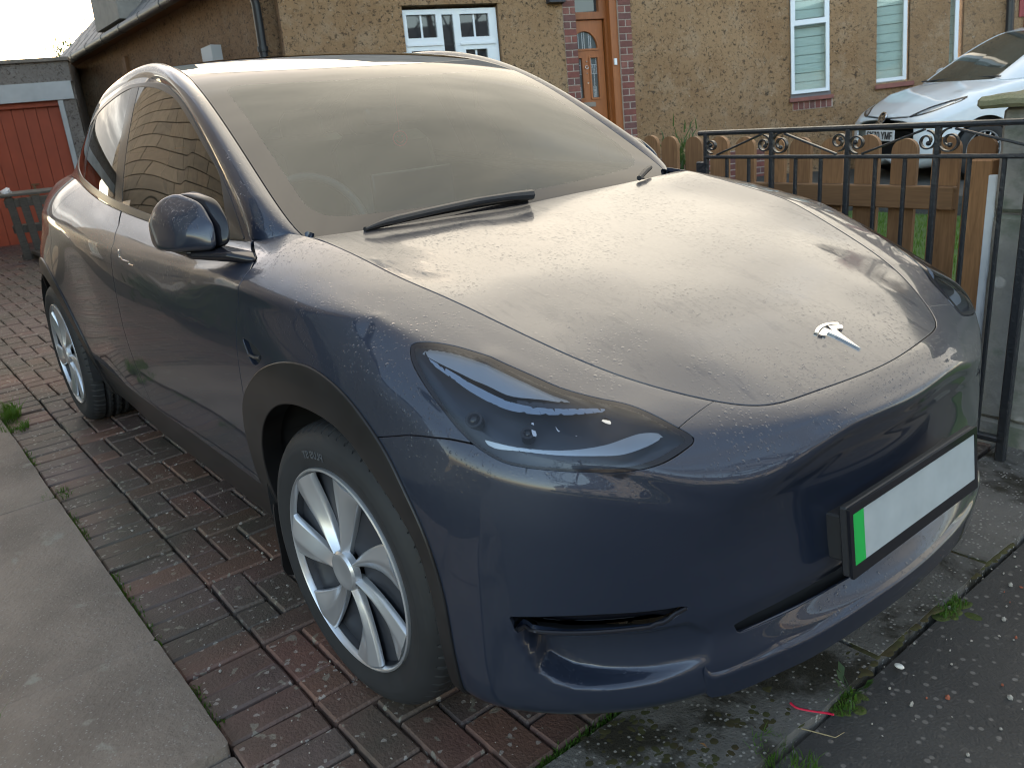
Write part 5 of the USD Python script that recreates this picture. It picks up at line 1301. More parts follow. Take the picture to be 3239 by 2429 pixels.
# gutter with brackets along the drive side, downpipe at the corner
g0_ = e0 - np.array([0, .02, .02]); g1_ = e1 - np.array([0, .02, .02])
put(house, 'gutter', tube([g0_, (g0_ + g1_) / 2, g1_], .058, 14), M['gutter_m'])
gb = cat(*[tube([g0_ + (g1_ - g0_) * f_ - ed_ * .02, g0_ + (g1_ - g0_) * f_ + ed_ * .02], .064, 12) for f_ in np.linspace(.04, .98, 11)])
put(house, 'gutter_joint', gb, M['gutter_m'])
dpx = on_wall(PK, 3.9, .07, tube([(-.27, .3, 0), (-.27, 3.05, 0), (-.27, 3.2, .03), (-.20, 3.38, .10)], .043, 12)); put(house, 'downpipe', dpx, M['iron_pipe'])
put(house, 'pipe_bracket', on_wall(PK, 3.9, .07, cat(*[xf(trimesh.creation.cylinder(radius=.055, height=.05, sections=16), rotm([1, 0, 0], 90), (-.27, z_, 0)) for z_ in (1.2, 2.63)])), M['iron_pipe'])
put(house, 'flue_box', slab_on(PK, 3.9, rect(-1.63, -1.36, 2.55, 2.86), 0, .12), simple('flue_grey', (.42, .43, .43), .5), smooth=False)
put(house, 'wall_bracket', slab_on(PK, 3.9, rect(-4.32, -4.24, 2.98, 3.20), 0, .05), M['fence_wood'], smooth=False)
# rendered stack standing on the roof slope
ch = boxm((.95, .8, 2.2), (0, 0, 0)); stp = e0 + ed_ * 4.45 + upd * .55
put(house, 'chimney', xf(ch, rotm([0, 0, 1], 3.9), stp + [0, 0, .85]), simple('grey_render', (.20, .19, .17), .9, var=.15, vscale=6, bump=.5, bscale=60), smooth=False)

# kitchen window: two casements with a narrow light between
def window(P0, az, name='window', label=None): 
    w_ = UsdGeom.Xform.Define(stage, path_for(ppath(house), name)); tag(w_, label); return w_
kw = window(PF, AZF, label='wide white window of two casements and a narrow centre light')
fr = rect(-2.205, -1.162, 1.72, 2.925)
H_ = [rect(-2.165, -1.845, 2.645, 2.876), rect(-1.780, -1.655, 1.80, 2.870), rect(-1.578, -1.252, 2.638, 2.870), rect(-2.148, -1.890, 1.80, 2.517), rect(-1.543, -1.297, 1.80, 2.512)]
fp = fr
for h_ in H_: fp = fp.difference(h_)
put(kw, 'frame', slab_on(PF, AZF, fp, -.10, -.045), M['upvc'], smooth=False)
for h_ in H_:
    put(kw, 'pane', slab_on(PF, AZF, h_.buffer(.005, join_style=2), -.085, -.079), M['win_glass'], smooth=False)
for a_, z0, z1 in ((-2.005, 2.645, 2.876), (-1.414, 2.638, 2.870), (-2.02, 1.80, 2.517), (-1.42, 1.80, 2.512)):
    put(kw, 'glazing_bar', slab_on(PF, AZF, rect(a_ - .010, a_ + .010, z0, z1), -.079, -.068), M['upvc'], smooth=False)
for (a0, a1, z_) in ((-2.19, -1.80, 2.575), (-1.60, -1.20, 2.57)):
    put(kw, 'transom', slab_on(PF, AZF, rect(a0, a1, z_ - .012, z_ + .010), -.045, -.030), M['upvc'], smooth=False)
put(kw, 'mullion_bar', slab_on(PF, AZF, rect(-1.78, -1.655, 2.47, 2.49), -.079, -.05), M['upvc'], smooth=False)
put(house, 'lintel_shadow_bead', slab_on(PF, AZF, rect(-2.24, -1.12, 2.958, 2.985), -.01, .018), M['harl_front'], smooth=False)
# right-hand windows with blinds
def blind_window(P0, az, a0, a1, z0, label, transom=None, dep=-.12):
    w_ = window(P0, az, label=label); fp = rect(a0, a1, z0, 3.7); bw = .040
    ins = [rect(a0 + bw, a1 - bw, z0 + bw, (transom or 3.6) - .03)] + ([rect(a0 + bw + .012, a1 - bw - .012, transom + .03, 3.6)] if transom else [])
    for h_ in ins: fp = fp.difference(h_)
    put(w_, 'frame', slab_on(P0, az, fp, dep, dep + .07), M['upvc'], smooth=False)
    for h_ in ins: put(w_, 'pane', slab_on(P0, az, h_.buffer(.004, join_style=2), dep + .025, dep + .030), M['clear_glass'], smooth=False)
    z_ = z0 + bw; k = 0
    while z_ < 3.6:
        put(w_, 'blind_slat', slab_on(P0, az, rect(a0 + bw - .01, a1 - bw + .01, z_, z_ + .098), dep - .055 - .012 * (k % 2), dep - .05 - .012 * (k % 2)), M['blind'] , smooth=False)
        z_ += .104; k += 1
    put(w_, 'blind_back', slab_on(P0, az, rect(a0, a1, z0, 3.7), dep - .09, dep - .085), M['blind_dark'], smooth=False)
    return w_
blind_window(PC, AZW, .268, .715, 1.782, 'left tall white window with pale pleated blind', transom=2.60, dep=-.03)
blind_window(PD, AZ2, .16, .545, 1.815, 'middle tall white window with pale blind above the white car', dep=-.10)
blind_window(PD, AZ2, .96, 1.10, 1.815, 'narrow right white window frame above the white car', dep=-.10)
put(house, 'window_sill', slab_on(PC, AZW, rect(.245, .760, 1.690, 1.735), -.02, .055), M['red_tile'], smooth=False)
put(house, 'sill_bed', slab_on(PC, AZW, rect(.262, .735, 1.735, 1.783), -.10, .012), simple('grey_sill', (.13, .12, .13), .6), smooth=False)
put(house, 'window_sill', slab_on(PD, AZ2, rect(.19, .62, 1.735, 1.785), -.02, .05), M['red_tile'], smooth=False)
for k in range(7):
    put(house, 'brick', slab_on(PC, AZW, rect(.29 + k * .066, .29 + k * .066 + .058, 1.595, 1.686), .0, .012), HB[k % 4], smooth=False)
put(house, 'sill_mortar', slab_on(PC, AZW, rect(.285, .755, 1.590, 1.690), .0, .008), M['mortar'], smooth=False)
# brick jambs of the porch
for side, (a0, a1) in enumerate(((-.387, -.238), (.300, .460))):
    put(house, 'jamb_mortar', slab_on(PF, AZF, rect(a0, a1, .7, 3.3), -.26, .004), M['mortar'], smooth=False)
    for k in range(34):
        z0 = .72 + k * .075
        if k % 2: segs = [(a0, a1)]
        else: mid_ = (a0 + a1) / 2 + .006; segs = [(a0, mid_ - .006), (mid_ + .006, a1)]
        for s0, s1 in segs:
            put(house, 'brick', slab_on(PF, AZF, rect(s0 + .002, s1 - (.0 if side == 0 else .002), z0 + .005, z0 + .070), -.25, .012), HB[int(rng.integers(0, 4))], smooth=False)
# brick base course seen through the fence
for r in range(5):
    for k in range(16):
        a0 = .50 + k * .225 + (.11 if r % 2 else 0) ; z0 = .80 + r * .075
        if a0 > 2.2: continue
        put(house, 'brick', slab_on(PF, AZF, rect(a0, a0 + .214, z0 + .006, z0 + .069), .0, .022), HB[int(rng.integers(0, 4))], smooth=False)
put(house, 'base_mortar', slab_on(PF, AZF, rect(.48, 2.33, .3, 1.175), 0, .014), M['mortar'], smooth=False)
# front door
dr = UsdGeom.Xform.Define(stage, path_for(ppath(house), 'door')); tag(dr, 'oak brown front door with leaded arched glass')
D0 = -.16
put(dr, 'door_frame', slab_on(PF, AZF, rect(-.40, .300, .70, 3.28).difference(rect(-.34, .180, .72, 2.785)).difference(rect(-.30, .118, 2.86, 3.2)), D0 - .03, D0 + .05), M['oak'], smooth=False)
put(dr, 'frame_post', slab_on(PF, AZF, rect(.205, .298, .72, 3.28), D0 + .05, -.02), M['oak'], smooth=False)
put(dr, 'transom_pane', slab_on(PF, AZF, rect(-.31, .125, 2.855, 3.2), D0 - .02, D0 - .012), M['win_glass'], smooth=False)
arch = Polygon([(-.075 + .158 * math.cos(t), 2.475 + .185 * math.sin(t)) for t in np.linspace(0, math.pi, 28)])
pL, pR = rect(-.213, -.125, 1.935, 2.372), rect(-.012, .076, 1.935, 2.372)
leaf = rect(-.34, .165, .74, 2.780)
put(dr, 'door_leaf', slab_on(PF, AZF, leaf.difference(arch).difference(pL).difference(pR), D0 - .03, D0 + .010), M['oak'], smooth=False)
for nm, g_ in (('arched_pane', arch), ('glass_panel', pL), ('glass_panel', pR)):
    put(dr, nm, slab_on(PF, AZF, g_.buffer(.004), D0 - .014, D0 - .008), simple('leaded_glass', (.045, .06, .065), .12, spec=.8) if nm == 'arched_pane' else UsdShade.Material.Get(stage, '/World/Looks/leaded_glass'), smooth=False)
    put(dr, 'moulding', slab_on(PF, AZF, g_.buffer(.022).difference(g_.buffer(.002)), D0 + .008, D0 + .022), M['oak'], smooth=False)
for g_ in (rect(-.213, -.11, 1.0, 1.70), rect(-.02, .085, 1.0, 1.70)):
    put(dr, 'moulding', slab_on(PF, AZF, g_.buffer(.012).difference(g_.buffer(-.012)), D0 + .008, D0 + .02), M['oak'], smooth=False)
cames = []
for a_ in (-.165, -.143, -.095, -.070, -.010, .012):
    cames.append(rect(a_ - .0025, a_ + .0025, 2.47, 2.475 + .18 * math.sqrt(max(0, 1 - ((a_ + .075) / .158) ** 2))))
for c_ in (-.169, .032):
    cames += [rect(c_ - .0022, c_ + .0022, 1.94, 2.20), rect(c_ + .030, c_ + .034, 2.20, 2.37), rect(c_ - .034, c_ - .030, 2.20, 2.37), rect(c_ - .012, c_ - .008, 2.20, 2.30), rect(c_ + .010, c_ + .014, 2.20, 2.30), rect(c_ - .040, c_ + .040, 2.198, 2.202), rect(c_ - .036, c_ + .036, 2.296, 2.30), rect(c_ - .018, c_ + .018, 2.015, 2.019), rect(c_ + .014, c_ + .018, 1.94, 2.06), rect(c_ - .018, c_ - .014, 1.94, 2.06)]
put(dr, 'lead_came', cat(*[slab_on(PF, AZF, c_, D0 - .008, D0 - .004) for c_ in cames]), M['lead'], smooth=False)
put(dr, 'letterbox', slab_on(PF, AZF, rect(-.145, .015, 1.835, 1.885), D0 + .01, D0 + .022), M['chrome'] if False else simple('letterbox_metal', (.20, .18, .16), .4, metal=.6), smooth=False)
kn = cat(on_wall(PF, AZF, D0 + .018, xf(trimesh.creation.torus(.018, .004), None, (-.068, 2.27, 0))), slab_on(PF, AZF, Point(-.068, 2.335).buffer(.008), D0 + .01, D0 + .025), slab_on(PF, AZF, Point(-.068, 2.205).buffer(.006), D0 + .01, D0 + .02), slab_on(PF, AZF, Point(-.060, 2.10).buffer(.010), D0 + .01, D0 + .016))
put(dr, 'knocker', kn, M['chrome'])
put(dr, 'handle', slab_on(PF, AZF, rect(-.232, -.212, 1.90, 2.03), D0 + .01, D0 + .045), M['iron_pipe'], smooth=False)
put(dr, 'door_bell', slab_on(PF, AZF, rect(.222, .254, 2.265, 2.335), -.02, 0), M['upvc'], smooth=False)
put(house, 'porch_bracket', slab_on(PF, AZF, rect(-.575, -.385, 2.935, 3.08), 0, .10), simple('dark_bracket', (.02, .022, .03), .5), smooth=False)

# ==================================================================== garage, pallet, far things
M['pebbledash'] = harl('pebbledash', (.20, .175, .155), (.26, .23, .205), (.29, .27, .25), dark=(.085, .065, .055))
M['lintel'] = simple('painted_lintel', (.46, .47, .47), .8, var=.12, vscale=3)
M['red_door'] = simple('red_brown_door', (.33, .060, .024), .55, var=.10, vscale=4)
gar = thing('garage', 'flat-roofed pebbledash garage with brick red boarded door', 'garage')
GP0, AZG = np.array([-11.931, .364]), 73.0
gpart = lambda n, poly, d0, d1, mt: put(gar, n, slab_on(GP0, AZG, poly, d0, d1), mt, smooth=False)
gpart('wall', rect(-4, 1.035, 2.10, 2.365), -.25, 0, M['pebbledash'])
gpart('pier', rect(.865, 1.025, -.3, 1.868), -.25, 0, M['pebbledash'])
gpart('pier_edge', rect(.80, .863, -.3, 1.868), -.2, .015, M['lintel'])
gpart('lintel', rect(-4, 1.015, 1.872, 2.105), -.22, .03, M['lintel'])
gpart('coping', rect(-4, 1.05, 2.366, 2.412), -.35, .045, simple('coping_stone', (.20, .17, .14), .8, var=.2, vscale=5))
gpart('side_wall', rect(1.0, 1.03, -.3, 2.36), -5, -.25, M['pebbledash'])
gpart('door_frame', rect(-2.4, .80, 1.80, 1.870), -.14, -.05, M['red_door'])
gd = UsdGeom.Xform.Define(stage, path_for(ppath(gar), 'door'))
a_ = .79
while a_ > -2.3:
    put(gd, 'board', slab_on(GP0, AZG, rect(a_ - .148, a_ - .004, -.02, 1.80), -.16, -.11 + .004 * rng.random()), M['red_door'], smooth=False); a_ -= .150
put(gd, 'door_back', slab_on(GP0, AZG, rect(-2.3, .80, -.05, 1.84), -.20, -.165), M['shell'], smooth=False)
put(gd, 'bolt', slab_on(GP0, AZG, rect(.22, .25, .66, .80).union(rect(.14, .27, .64, .67)).union(rect(.20, .30, .78, .80)), -.11, -.08), simple('rusty_bolt', (.18, .10, .05), .6, metal=.4), smooth=False)
gpart('threshold', rect(-2.4, .82, -.12, .0), -.2, .08, simple('threshold', (.16, .07, .05), .8))
M['grey_wood'] = wood('weathered_wood', (.075, .065, .055), (.15, .13, .11), .85, (5, 5, 22))
pal = thing('wooden_pallet', 'weathered wooden pallet leaning upright in front of the garage door', 'pallet', loc=(-10.05, .16, -.12), rotz=math.radians(70))
Rl = rotm([1, 0, 0], 14)
def pp(n, b_): put(pal, n, xf(b_, Rl, (0, 0, .02)), M['grey_wood'], smooth=False)
for k, a_ in enumerate((-.12, .02, .16, .34, .52)): pp('slat', boxm((.085, .02, .86 - .03 * (k % 2)), (a_, .0, .45), .003))
for z_ in (.12, .48, .80): pp('bearer', boxm((.78, .07, .09), (.2, .055, z_), .004))
pp('top_board', boxm((.92, .11, .03), (.25, .03, .915), .004))
top('timber_offcut', boxm((.55, .14, .05), (-9.75, .15, .09), .006), M['grey_wood'], 'short grey timber offcut on blocks beside the pallet foot', 'timber')
bagm = trimesh.creation.icosphere(subdivisions=3, radius=.1); bagm.vertices = bagm.vertices * [1.4, .7, .55] + (meshkit.fbm(np.array(bagm.vertices) * 18)[:, None] - .5) * .08
bagm.apply_translation((-10.02, -.02, .80)); top('plastic_bag', bagm, simple('white_bag', (.55, .55, .56), .4), 'crumpled white plastic bag draped on the pallet corner', 'bag')

def wpos(px_, py_, dist):     # a far point seen at that place of the photograph (3239 px wide), in the world frame
    q = np.array([(px_ - 1619.5) / 2625.15, (py_ - 1214.5) / 2625.15, 1.0]) @ CAM_R; q /= np.linalg.norm(q)
    return Q @ (CAM_D + q * dist)
M['far_brick'] = mat('far_red_brick', {'p': ('principled_bsdf', dict(roughness=.85)), 'tc': ('texture_coordinate', {}), 'mp': ('mapping', dict(rotation=(1.5708, 0, 0))), 'b': ('brick_texture', dict(color1=(.27, .085, .055), color2=(.22, .07, .05), mortar=(.42, .36, .32), scale=1.0, brick_width=.225, row_height=.075, mortar_size=.012))},
                     [('tc.object', 'mp.vector'), ('mp.vector', 'b.vector'), ('b.color', 'p.base_color')], surface='p.BSDF')
M['far_white'] = simple('far_white_render', (.55, .53, .49), .9); M['far_tile'] = simple('far_red_tile', (.22, .07, .05), .8, var=.2, vscale=4)
fh = thing('brick_house', 'distant red brick house with red tiled roof between garage and roughcast house', 'house', frame='W')
c0 = wpos(300, 420, 27); 
hz_ = lambda px_, py_: wpos(px_, py_, 27)[2]
zr, zl = hz_(235, 288), hz_(310, 325)
base = wpos(262, 400, 27); sgn = (wpos(320, 400, 27) - wpos(220, 400, 27)); wd = np.linalg.norm(sgn[:2]); ux = sgn[:2] / wd
Rh = np.stack([[ux[0], ux[1], 0], [-ux[1], ux[0], 0], [0, 0, 1.0]], 1); bo = np.array([base[0], base[1], 0])
hh_ = lambda m_: xf(m_, Rh, bo)
put(fh, 'wall', hh_(boxm((4.0, 5, zl + .0), (1.55, 2.5, zl / 2))), M['far_brick'], smooth=False)
rp = extr(Polygon([(-.62, zr + .05), (-.62, zr - .1), (.65, zl - .3), (4.6, zl - .3), (4.6, zl), (.6, zl)]), 5.4); put(fh, 'roof', hh_(xf(rp, np.array([[1, 0, 0], [0, 0, -1], [0, 1, 0]]).astype(float), (0, 5.2, 0))), M['far_tile'], smooth=False)
zA, zB, zC = hz_(235, 300), hz_(235, 250), hz_(235, 212)
put(fh, 'chimney', hh_(cat(boxm((.62, .6, zB - zA + 1.2), (-.33, 1.0, (zA + zB) / 2 - .6)))), M['far_white'], smooth=False)
put(fh, 'chimney_stack', hh_(cat(boxm((.66, .64, zC - zB), (-.36, 1.0, (zB + zC) / 2)), boxm((.74, .7, .12), (-.36, 1, zC)), xf(trimesh.creation.cylinder(radius=.1, height=.3, sections=12), None, (-.36, 1, zC + .2)))), M['far_brick'], smooth=False)
put(fh, 'gable', hh_(boxm((.75, .5, 2.2), (.95, .9, hz_(300, 300) - .2))), M['far_white'], smooth=False); put(fh, 'gable_stack', hh_(boxm((.55, .5, 1.1), (.95, .9, hz_(300, 240)))), M['far_brick'], smooth=False)
def tree(name, label, basep, h, crown, seed, leafm, n=5200, size=.09, trunk_r=.16, leaves=True, frame='W', lean=(0, 0)):
    t = thing(name, label, 'tree', frame=frame, loc=basep); r = np.random.default_rng(seed); limbs = []; tips = []
    trunk = [np.array([lean[0] * s, lean[1] * s, h * s]) + np.array([r.normal(0, .05), r.normal(0, .05), 0]) * h * .2 for s in np.linspace(0, .8, 7)]
    limbs.append(tube(trunk, np.linspace(trunk_r, trunk_r * .35, 7), 8))
    def grow(p, d_, L, rad, lev):
        q = [p]; 
        for k in range(4): d_ = d_ + r.normal(0, .18, 3) + [0, 0, .05]; d_ = d_ / np.linalg.norm(d_); q.append(q[-1] + d_ * L / 4)
        limbs.append(tube(q, np.linspace(rad, rad * .45, 5), 5)); tips.append(q[-1]); tips.append(q[3])
        if lev > 0:
            for k in range(3): grow(q[2 + k % 3], d_ + r.normal(0, .6, 3), L * .62, rad * .5, lev - 1)
    for k in range(11):
        p = trunk[2 + k % 5]; a = r.uniform(0, 2 * np.pi); grow(p, np.array([math.cos(a), math.sin(a), .45]), crown * r.uniform(.6, 1.0), trunk_r * .32, 2)
    put(t, 'trunk', trimesh.util.concatenate(limbs), simple('bark', (.055, .042, .032), .9) if not stage.GetPrimAtPath('/World/Looks/bark') else UsdShade.Material.Get(stage, '/World/Looks/bark'), smooth=60)
    if leaves:
        tp = np.array(tips)[r.integers(0, len(tips), n)] + r.normal(0, size * 2.2, (n, 3)); put(t, 'crown', blades(tp, size * 1.3, size * .42, 1.4, seed), leafm, smooth=False)
    return t
tb = wpos(262, 230, 24); tree('pine_tree', 'dark pine crown showing behind the garage roof edge', (tb[0] - .6, tb[1] + .35, .5), tb[2] + .9, 1.25, 5, M['leaf'], n=5200, size=.085)

# ==================================================================== what the paint and the glass reflect: the neighbour's stone wall beside the path, the street behind
M['ashlar'] = ground_mat('ashlar', (.145, .130, .105), (.225, .205, .165), 2.0, .85, c3=(.10, .095, .075), s3=3.5, bump=.5, bscale=30)
nb = thing('stone_house', 'grey ashlar stone house beside the slab path on the left', 'house', frame='W')
NP0, NAZ = np.array([0.0, -3.0]), 180.0
nwin = [(5.0, 6.5, 1.0, 2.35), (9.6, 10.9, 1.0, 2.35)]
sm_ = [simple(f'ashlar_{k}', c, .85, var=.18, vscale=5, bump=.5, bscale=40) for k, c in enumerate([(.165, .145, .115), (.20, .175, .14), (.135, .122, .10), (.18, .15, .115)])]
for row in range(17):
    z0 = .0 + row * .37; a_ = 2.2 - (.35 if row % 2 else 0)
    while a_ < 15:
        L = float(rng.choice([.75, .95, 1.2])); blk = rect(max(2.2, a_) + .012, a_ + L - .012, z0 + .012, z0 + .358)
        for w_ in nwin: blk = blk.difference(rect(w_[0] - .01, w_[1] + .01, w_[2], w_[3]))
        if blk.area > .01: put(nb, 'stone_block', slab_on(NP0, NAZ, blk, -.05, .0 + .008 * rng.random()), sm_[int(rng.integers(0, 4))], smooth=False)
        a_ += L
bk = rect(2.21, 15.5, -.2, 6.6)
for w_ in nwin: bk = bk.difference(rect(*[w_[0], w_[1], w_[2], w_[3]]))
put(nb, 'wall_core', slab_on(NP0, NAZ, bk, -.35, -.014), M['soil'], smooth=False)
put(nb, 'front_wall', boxm((.3, 7, 6.6), (-2.37, -6.52, 3.1)), M['ashlar'], smooth=False)
for w_ in nwin:
    f_ = rect(w_[0], w_[1], w_[2], w_[3]); put(nb, 'window_frame', slab_on(NP0, NAZ, f_.difference(f_.buffer(-.11, join_style=2)).union(rect(w_[0], w_[1], w_[3] - .45, w_[3] - .36)), -.10, -.0), M['upvc'], smooth=False)
    put(nb, 'window_pane', slab_on(NP0, NAZ, f_.buffer(-.05), -.08, -.07), M['blind'], smooth=False)
    put(nb, 'window_sill', slab_on(NP0, NAZ, rect(w_[0] - .1, w_[1] + .1, w_[2] - .14, w_[2]), -.05, .10), M['lintel'], smooth=False)
put(nb, 'roof', boxm((13.6, 7.4, .25), (-8.9, -6.6, 6.75)), M['slate'], smooth=False)
for k_, (bx_, by_, s_) in enumerate(((-3.1, -2.62, .16), (-4.3, -2.70, .24), (-6.0, -2.66, .18))):
    bt = thing('border_plant', ('small low green border plant at the near corner of the stone house', 'bushy green border plant under the first window of the stone house', 'round green border plant farther along the stone house wall')[k_], 'plant', loc=(bx_, by_, 0))
    r_ = np.random.default_rng(60 + k_); put(bt, 'foliage', blades(r_.normal(0, 1, (900, 3)) * [s_, s_ * .7, s_ * .6] + [0, 0, s_ * 1.1], .12, .03, 1.2, 70 + k_), M['leaf'], smooth=False); put(bt, 'stem', tube([(0, 0, 0), (0, 0, s_ * 1.4)], .012), M['fence_wood'])
# the other side of the street
oh = thing('street_house', 'pale rendered house across the street, behind the photographer', 'house', frame='W')
put(oh, 'wall', boxm((8, 34, 4.6), (20, -2, 1.8)), M['far_white'], smooth=False)
put(oh, 'roof', xf(extr(Polygon([(-4.4, 4.1), (4.4, 4.1), (0, 7.2)]), 34), np.array([[1, 0, 0], [0, 0, -1], [0, 1, 0]]).astype(float), (20, 15, 0)), M['slate'], smooth=False)
for k in range(7): put(oh, 'window', boxm((.06, 1.3, 1.5), (15.98, -15 + k * 4.4, 1.9)), M['win_glass'], smooth=False)
top('garden_hedge', (lambda b: (setattr(b, 'vertices', b.vertices + (meshkit.fbm(np.array(b.vertices) * 2.2)[:, None] - .5) * .5), b)[1])(boxm((.8, 26, 1.1), (12.5, -3, .3)).subdivide_to_size(.35)), simple('hedge_green', (.03, .05, .02), .9, var=.5, vscale=9), 'clipped hedge across the street behind the photographer', 'hedge', frame='W')
tree('bare_tree', 'leafless tree across the street behind the photographer', (8.5, -6.5, -.6), 7.5, 2.6, 31, M['leaf'], leaves=False, trunk_r=.2)
tree('bare_tree', 'second leafless tree across the street, nearer the corner', (11.0, 3.0, -.4), 8.0, 2.8, 37, M['leaf'], leaves=False, trunk_r=.22)

# ==================================================================== the small white car in the yard
M['white_paint'] = mat('white_paint', {'p': ('principled_bsdf', dict(base_color=(.60, .64, .68), roughness=.35, coat_weight=1.0, coat_roughness=.03))}, [], surface='p.BSDF')
vw = thing('small_white_car', 'small white hatchback parked in the gravel yard by the house', 'car', loc=(-3.20, 7.42, .16), rotz=math.radians(-119))
# own frame: x forwards (front bumper at 0), y left, z up
vs = [  # x, half width, sill z, widest z, shoulder (y, z), crown z
 (0.0, .52, .26, .45, (.46, .60), .64), (-.06, .66, .20, .46, (.60, .64), .70), (-.22, .765, .18, .48, (.70, .72), .80), (-.50, .812, .18, .50, (.745, .83), .90), (-.85, .82, .18, .52, (.765, .915), .975),
 (-1.25, .822, .18, .54, (.775, .955), 1.0), (-2.0, .822, .18, .56, (.78, .98), 1.0), (-2.8, .82, .18, .58, (.775, 1.0), 1.02), (-3.3, .79, .20, .58, (.74, 1.02), 1.04), (-3.5, .70, .24, .58, (.66, 1.0), 1.02), (-3.55, .55, .30, .58, (.52, .95), .98)]
rows_ = []
for x_, w_, zs_, zw, (ys_, zh), zc in vs:
    rows_.append([(x_ * 1 - .0, 0, zs_), (x_, w_ * .80, zs_), (x_, w_ * .955, zs_ + .09), (x_, w_, zw), (x_, w_ * .99, (zw + zh) / 2 + .03), (x_, (w_ + ys_) / 2 + .005, zh - .035), (x_, ys_, zh), (x_, ys_ * .6, zh + (zc - zh) * .72), (x_, 0, zc)])
rows_ = np.array(rows_, float)
tx_ = np.r_[0, np.cumsum(np.linalg.norm(np.diff(rows_[:, 4], axis=0), axis=1))]
GVu = Akima1DInterpolator(tx_, rows_, axis=0)(np.linspace(0, tx_[-1], 150))
cv = np.r_[0, np.cumsum(np.linalg.norm(np.diff(GVu, axis=1), axis=2).mean(0))]
GV = Akima1DInterpolator(cv, GVu, axis=1)(np.linspace(0, cv[-1], 60))
NV_ = grid_normals(GV); 
if NV_[75, 25, 1] < 0: NV_ = -NV_
VA = np.concatenate([GV, NV_], -1).reshape(-1, 6); VF = grid_faces(150, 60); fn = np.cross(GV[76, 25] - GV[75, 25], GV[75, 26] - GV[75, 25])
if fn @ NV_[75, 25] < 0: VF = VF[:, ::-1]
wheels_x = (-.60, -3.02)
def vcut(*vals, rimmed=True, off=0.):
    A = np.hstack([VA, np.stack(vals, 1)]); F = VF
    for k in range(len(vals)): A, F = clip(A, F, A[:, 6 + k])
    A = A[:, :6].copy(); A[:, :3] += A[:, 3:6] * off
    return rim(A, F, .02, .004) if rimmed else (A, F)
dw = np.minimum(*[np.hypot(VA[:, 0] - wx_, VA[:, 2] - .29) - .345 for wx_ in wheels_x])
sidem = np.abs(VA[:, 1]) - .45
arch_v = np.maximum(dw, -sidem * 3)
def vboth(name, AF, mt, lab=None, par=None):
    emit(par or vw, name, *AF, mt, lab); emit(par or vw, name, *mirror(*AF), mt, lab)
front_d = -(VA[:, 0] + .45)
HLv = smooth_poly([(.36, .655), (.47, .665), (.60, .70), (.70, .765), (.735, .835), (.66, .815), (.54, .765), (.42, .70)], 50)
fy = np.stack([VA[:, 1], VA[:, 2]], 1); hv = np.where(VA[:, 0] > -.75, poly_sdf(fy, HLv), -1)
slotv = np.where(VA[:, 0] > -.5, poly_sdf(fy, np.array([(-.1, .628), (.44, .655), (.44, .678), (-.1, .652)])), -1)
lowv = np.where(VA[:, 0] > -.4, poly_sdf(fy, smooth_poly([(-.2, .255), (.42, .265), (.52, .32), (.46, .375), (-.2, .385)], 40)), -1)
midv = np.where(VA[:, 0] > -.4, poly_sdf(fy, np.array([(-.2, .545), (.34, .545), (.40, .585), (-.2, .60)])), -1)
vboth('body_shell', vcut(arch_v, -hv, -slotv, -lowv, -midv), M['white_paint'])
vboth('wheel_arch', vcut(-arch_v + .01, rimmed=False, off=-.08), M['shell'])
vboth('headlight', vcut(hv + .004, rimmed=False, off=-.004), mat('vw_lamp', {'p': ('principled_bsdf', dict(base_color=(.40, .45, .50), metallic=.5, roughness=.15, coat_weight=1.0))}, [], surface='p.BSDF'))
vboth('lamp_rim', vcut(hv - .0, -(hv - .016), rimmed=False, off=.001), M['black_gloss'])
vboth('grille_slot', vcut(slotv + .004, rimmed=False, off=-.012), M['black_gloss'])
vboth('lower_grille', vcut(lowv + .004, rimmed=False, off=-.03), M['shell'])
vboth('upper_grille', vcut(midv + .004, rimmed=False, off=-.02), M['shell'])
# greenhouse: plan rings from belt to roof
rings = []
for z_, xf0, xr, wf_, wr in ((.955, -.80, -3.36, .735, .70), (1.10, -1.03, -3.33, .715, .69), (1.25, -1.29, -3.27, .68, .655), (1.38, -1.56, -3.17, .635, .61), (1.455, -1.86, -3.02, .58, .56)):
    # corner of the screen, slightly bowed front
    P = [(xf0 + .05, 0), (xf0 + .03, wf_ * .45), (xf0 - .05, wf_ * .82), (xf0 - .16, wf_ * .965), (xf0 - .36, wf_ + .012), ((xf0 + xr) / 2, (wf_ + wr) / 2 + .03), (xr + .3, wr), (xr + .06, wr * .86), (xr, wr * .5), (xr - .01, 0)]
    rings.append([(a, b, z_) for a, b in P])
rings = np.array(rings)
RG = Akima1DInterpolator(np.arange(5.), rings, axis=0)(np.linspace(0, 4, 40)); tq = np.r_[0, np.cumsum(np.linalg.norm(np.diff(rings[1], axis=0), axis=1))]
RG = Akima1DInterpolator(tq, RG, axis=1)(np.linspace(0, tq[-1], 120)); UQ = np.repeat(np.linspace(0, tq[-1], 120)[None], 40, 0)
NR_ = grid_normals(RG); NR_ = NR_ if NR_[20, 60, 1] > 0 else -NR_
RA = np.concatenate([RG, NR_, UQ[..., None]], -1).reshape(-1, 7); RF = grid_faces(40, 120); fn = np.cross(RG[21, 60] - RG[20, 60], RG[20, 61] - RG[20, 60]); RF = RF if fn @ NR_[20, 60] > 0 else RF[:, ::-1]
u_, z_ = RA[:, 6], RA[:, 2]
ucorner = tq[2] + .02
scr = smin(ucorner - .07 + .03 * (1.2 - z_) - u_, smin(z_ - .962, 1.425 - z_, .02), .03)
xz_ = RA[:, [0, 2]]
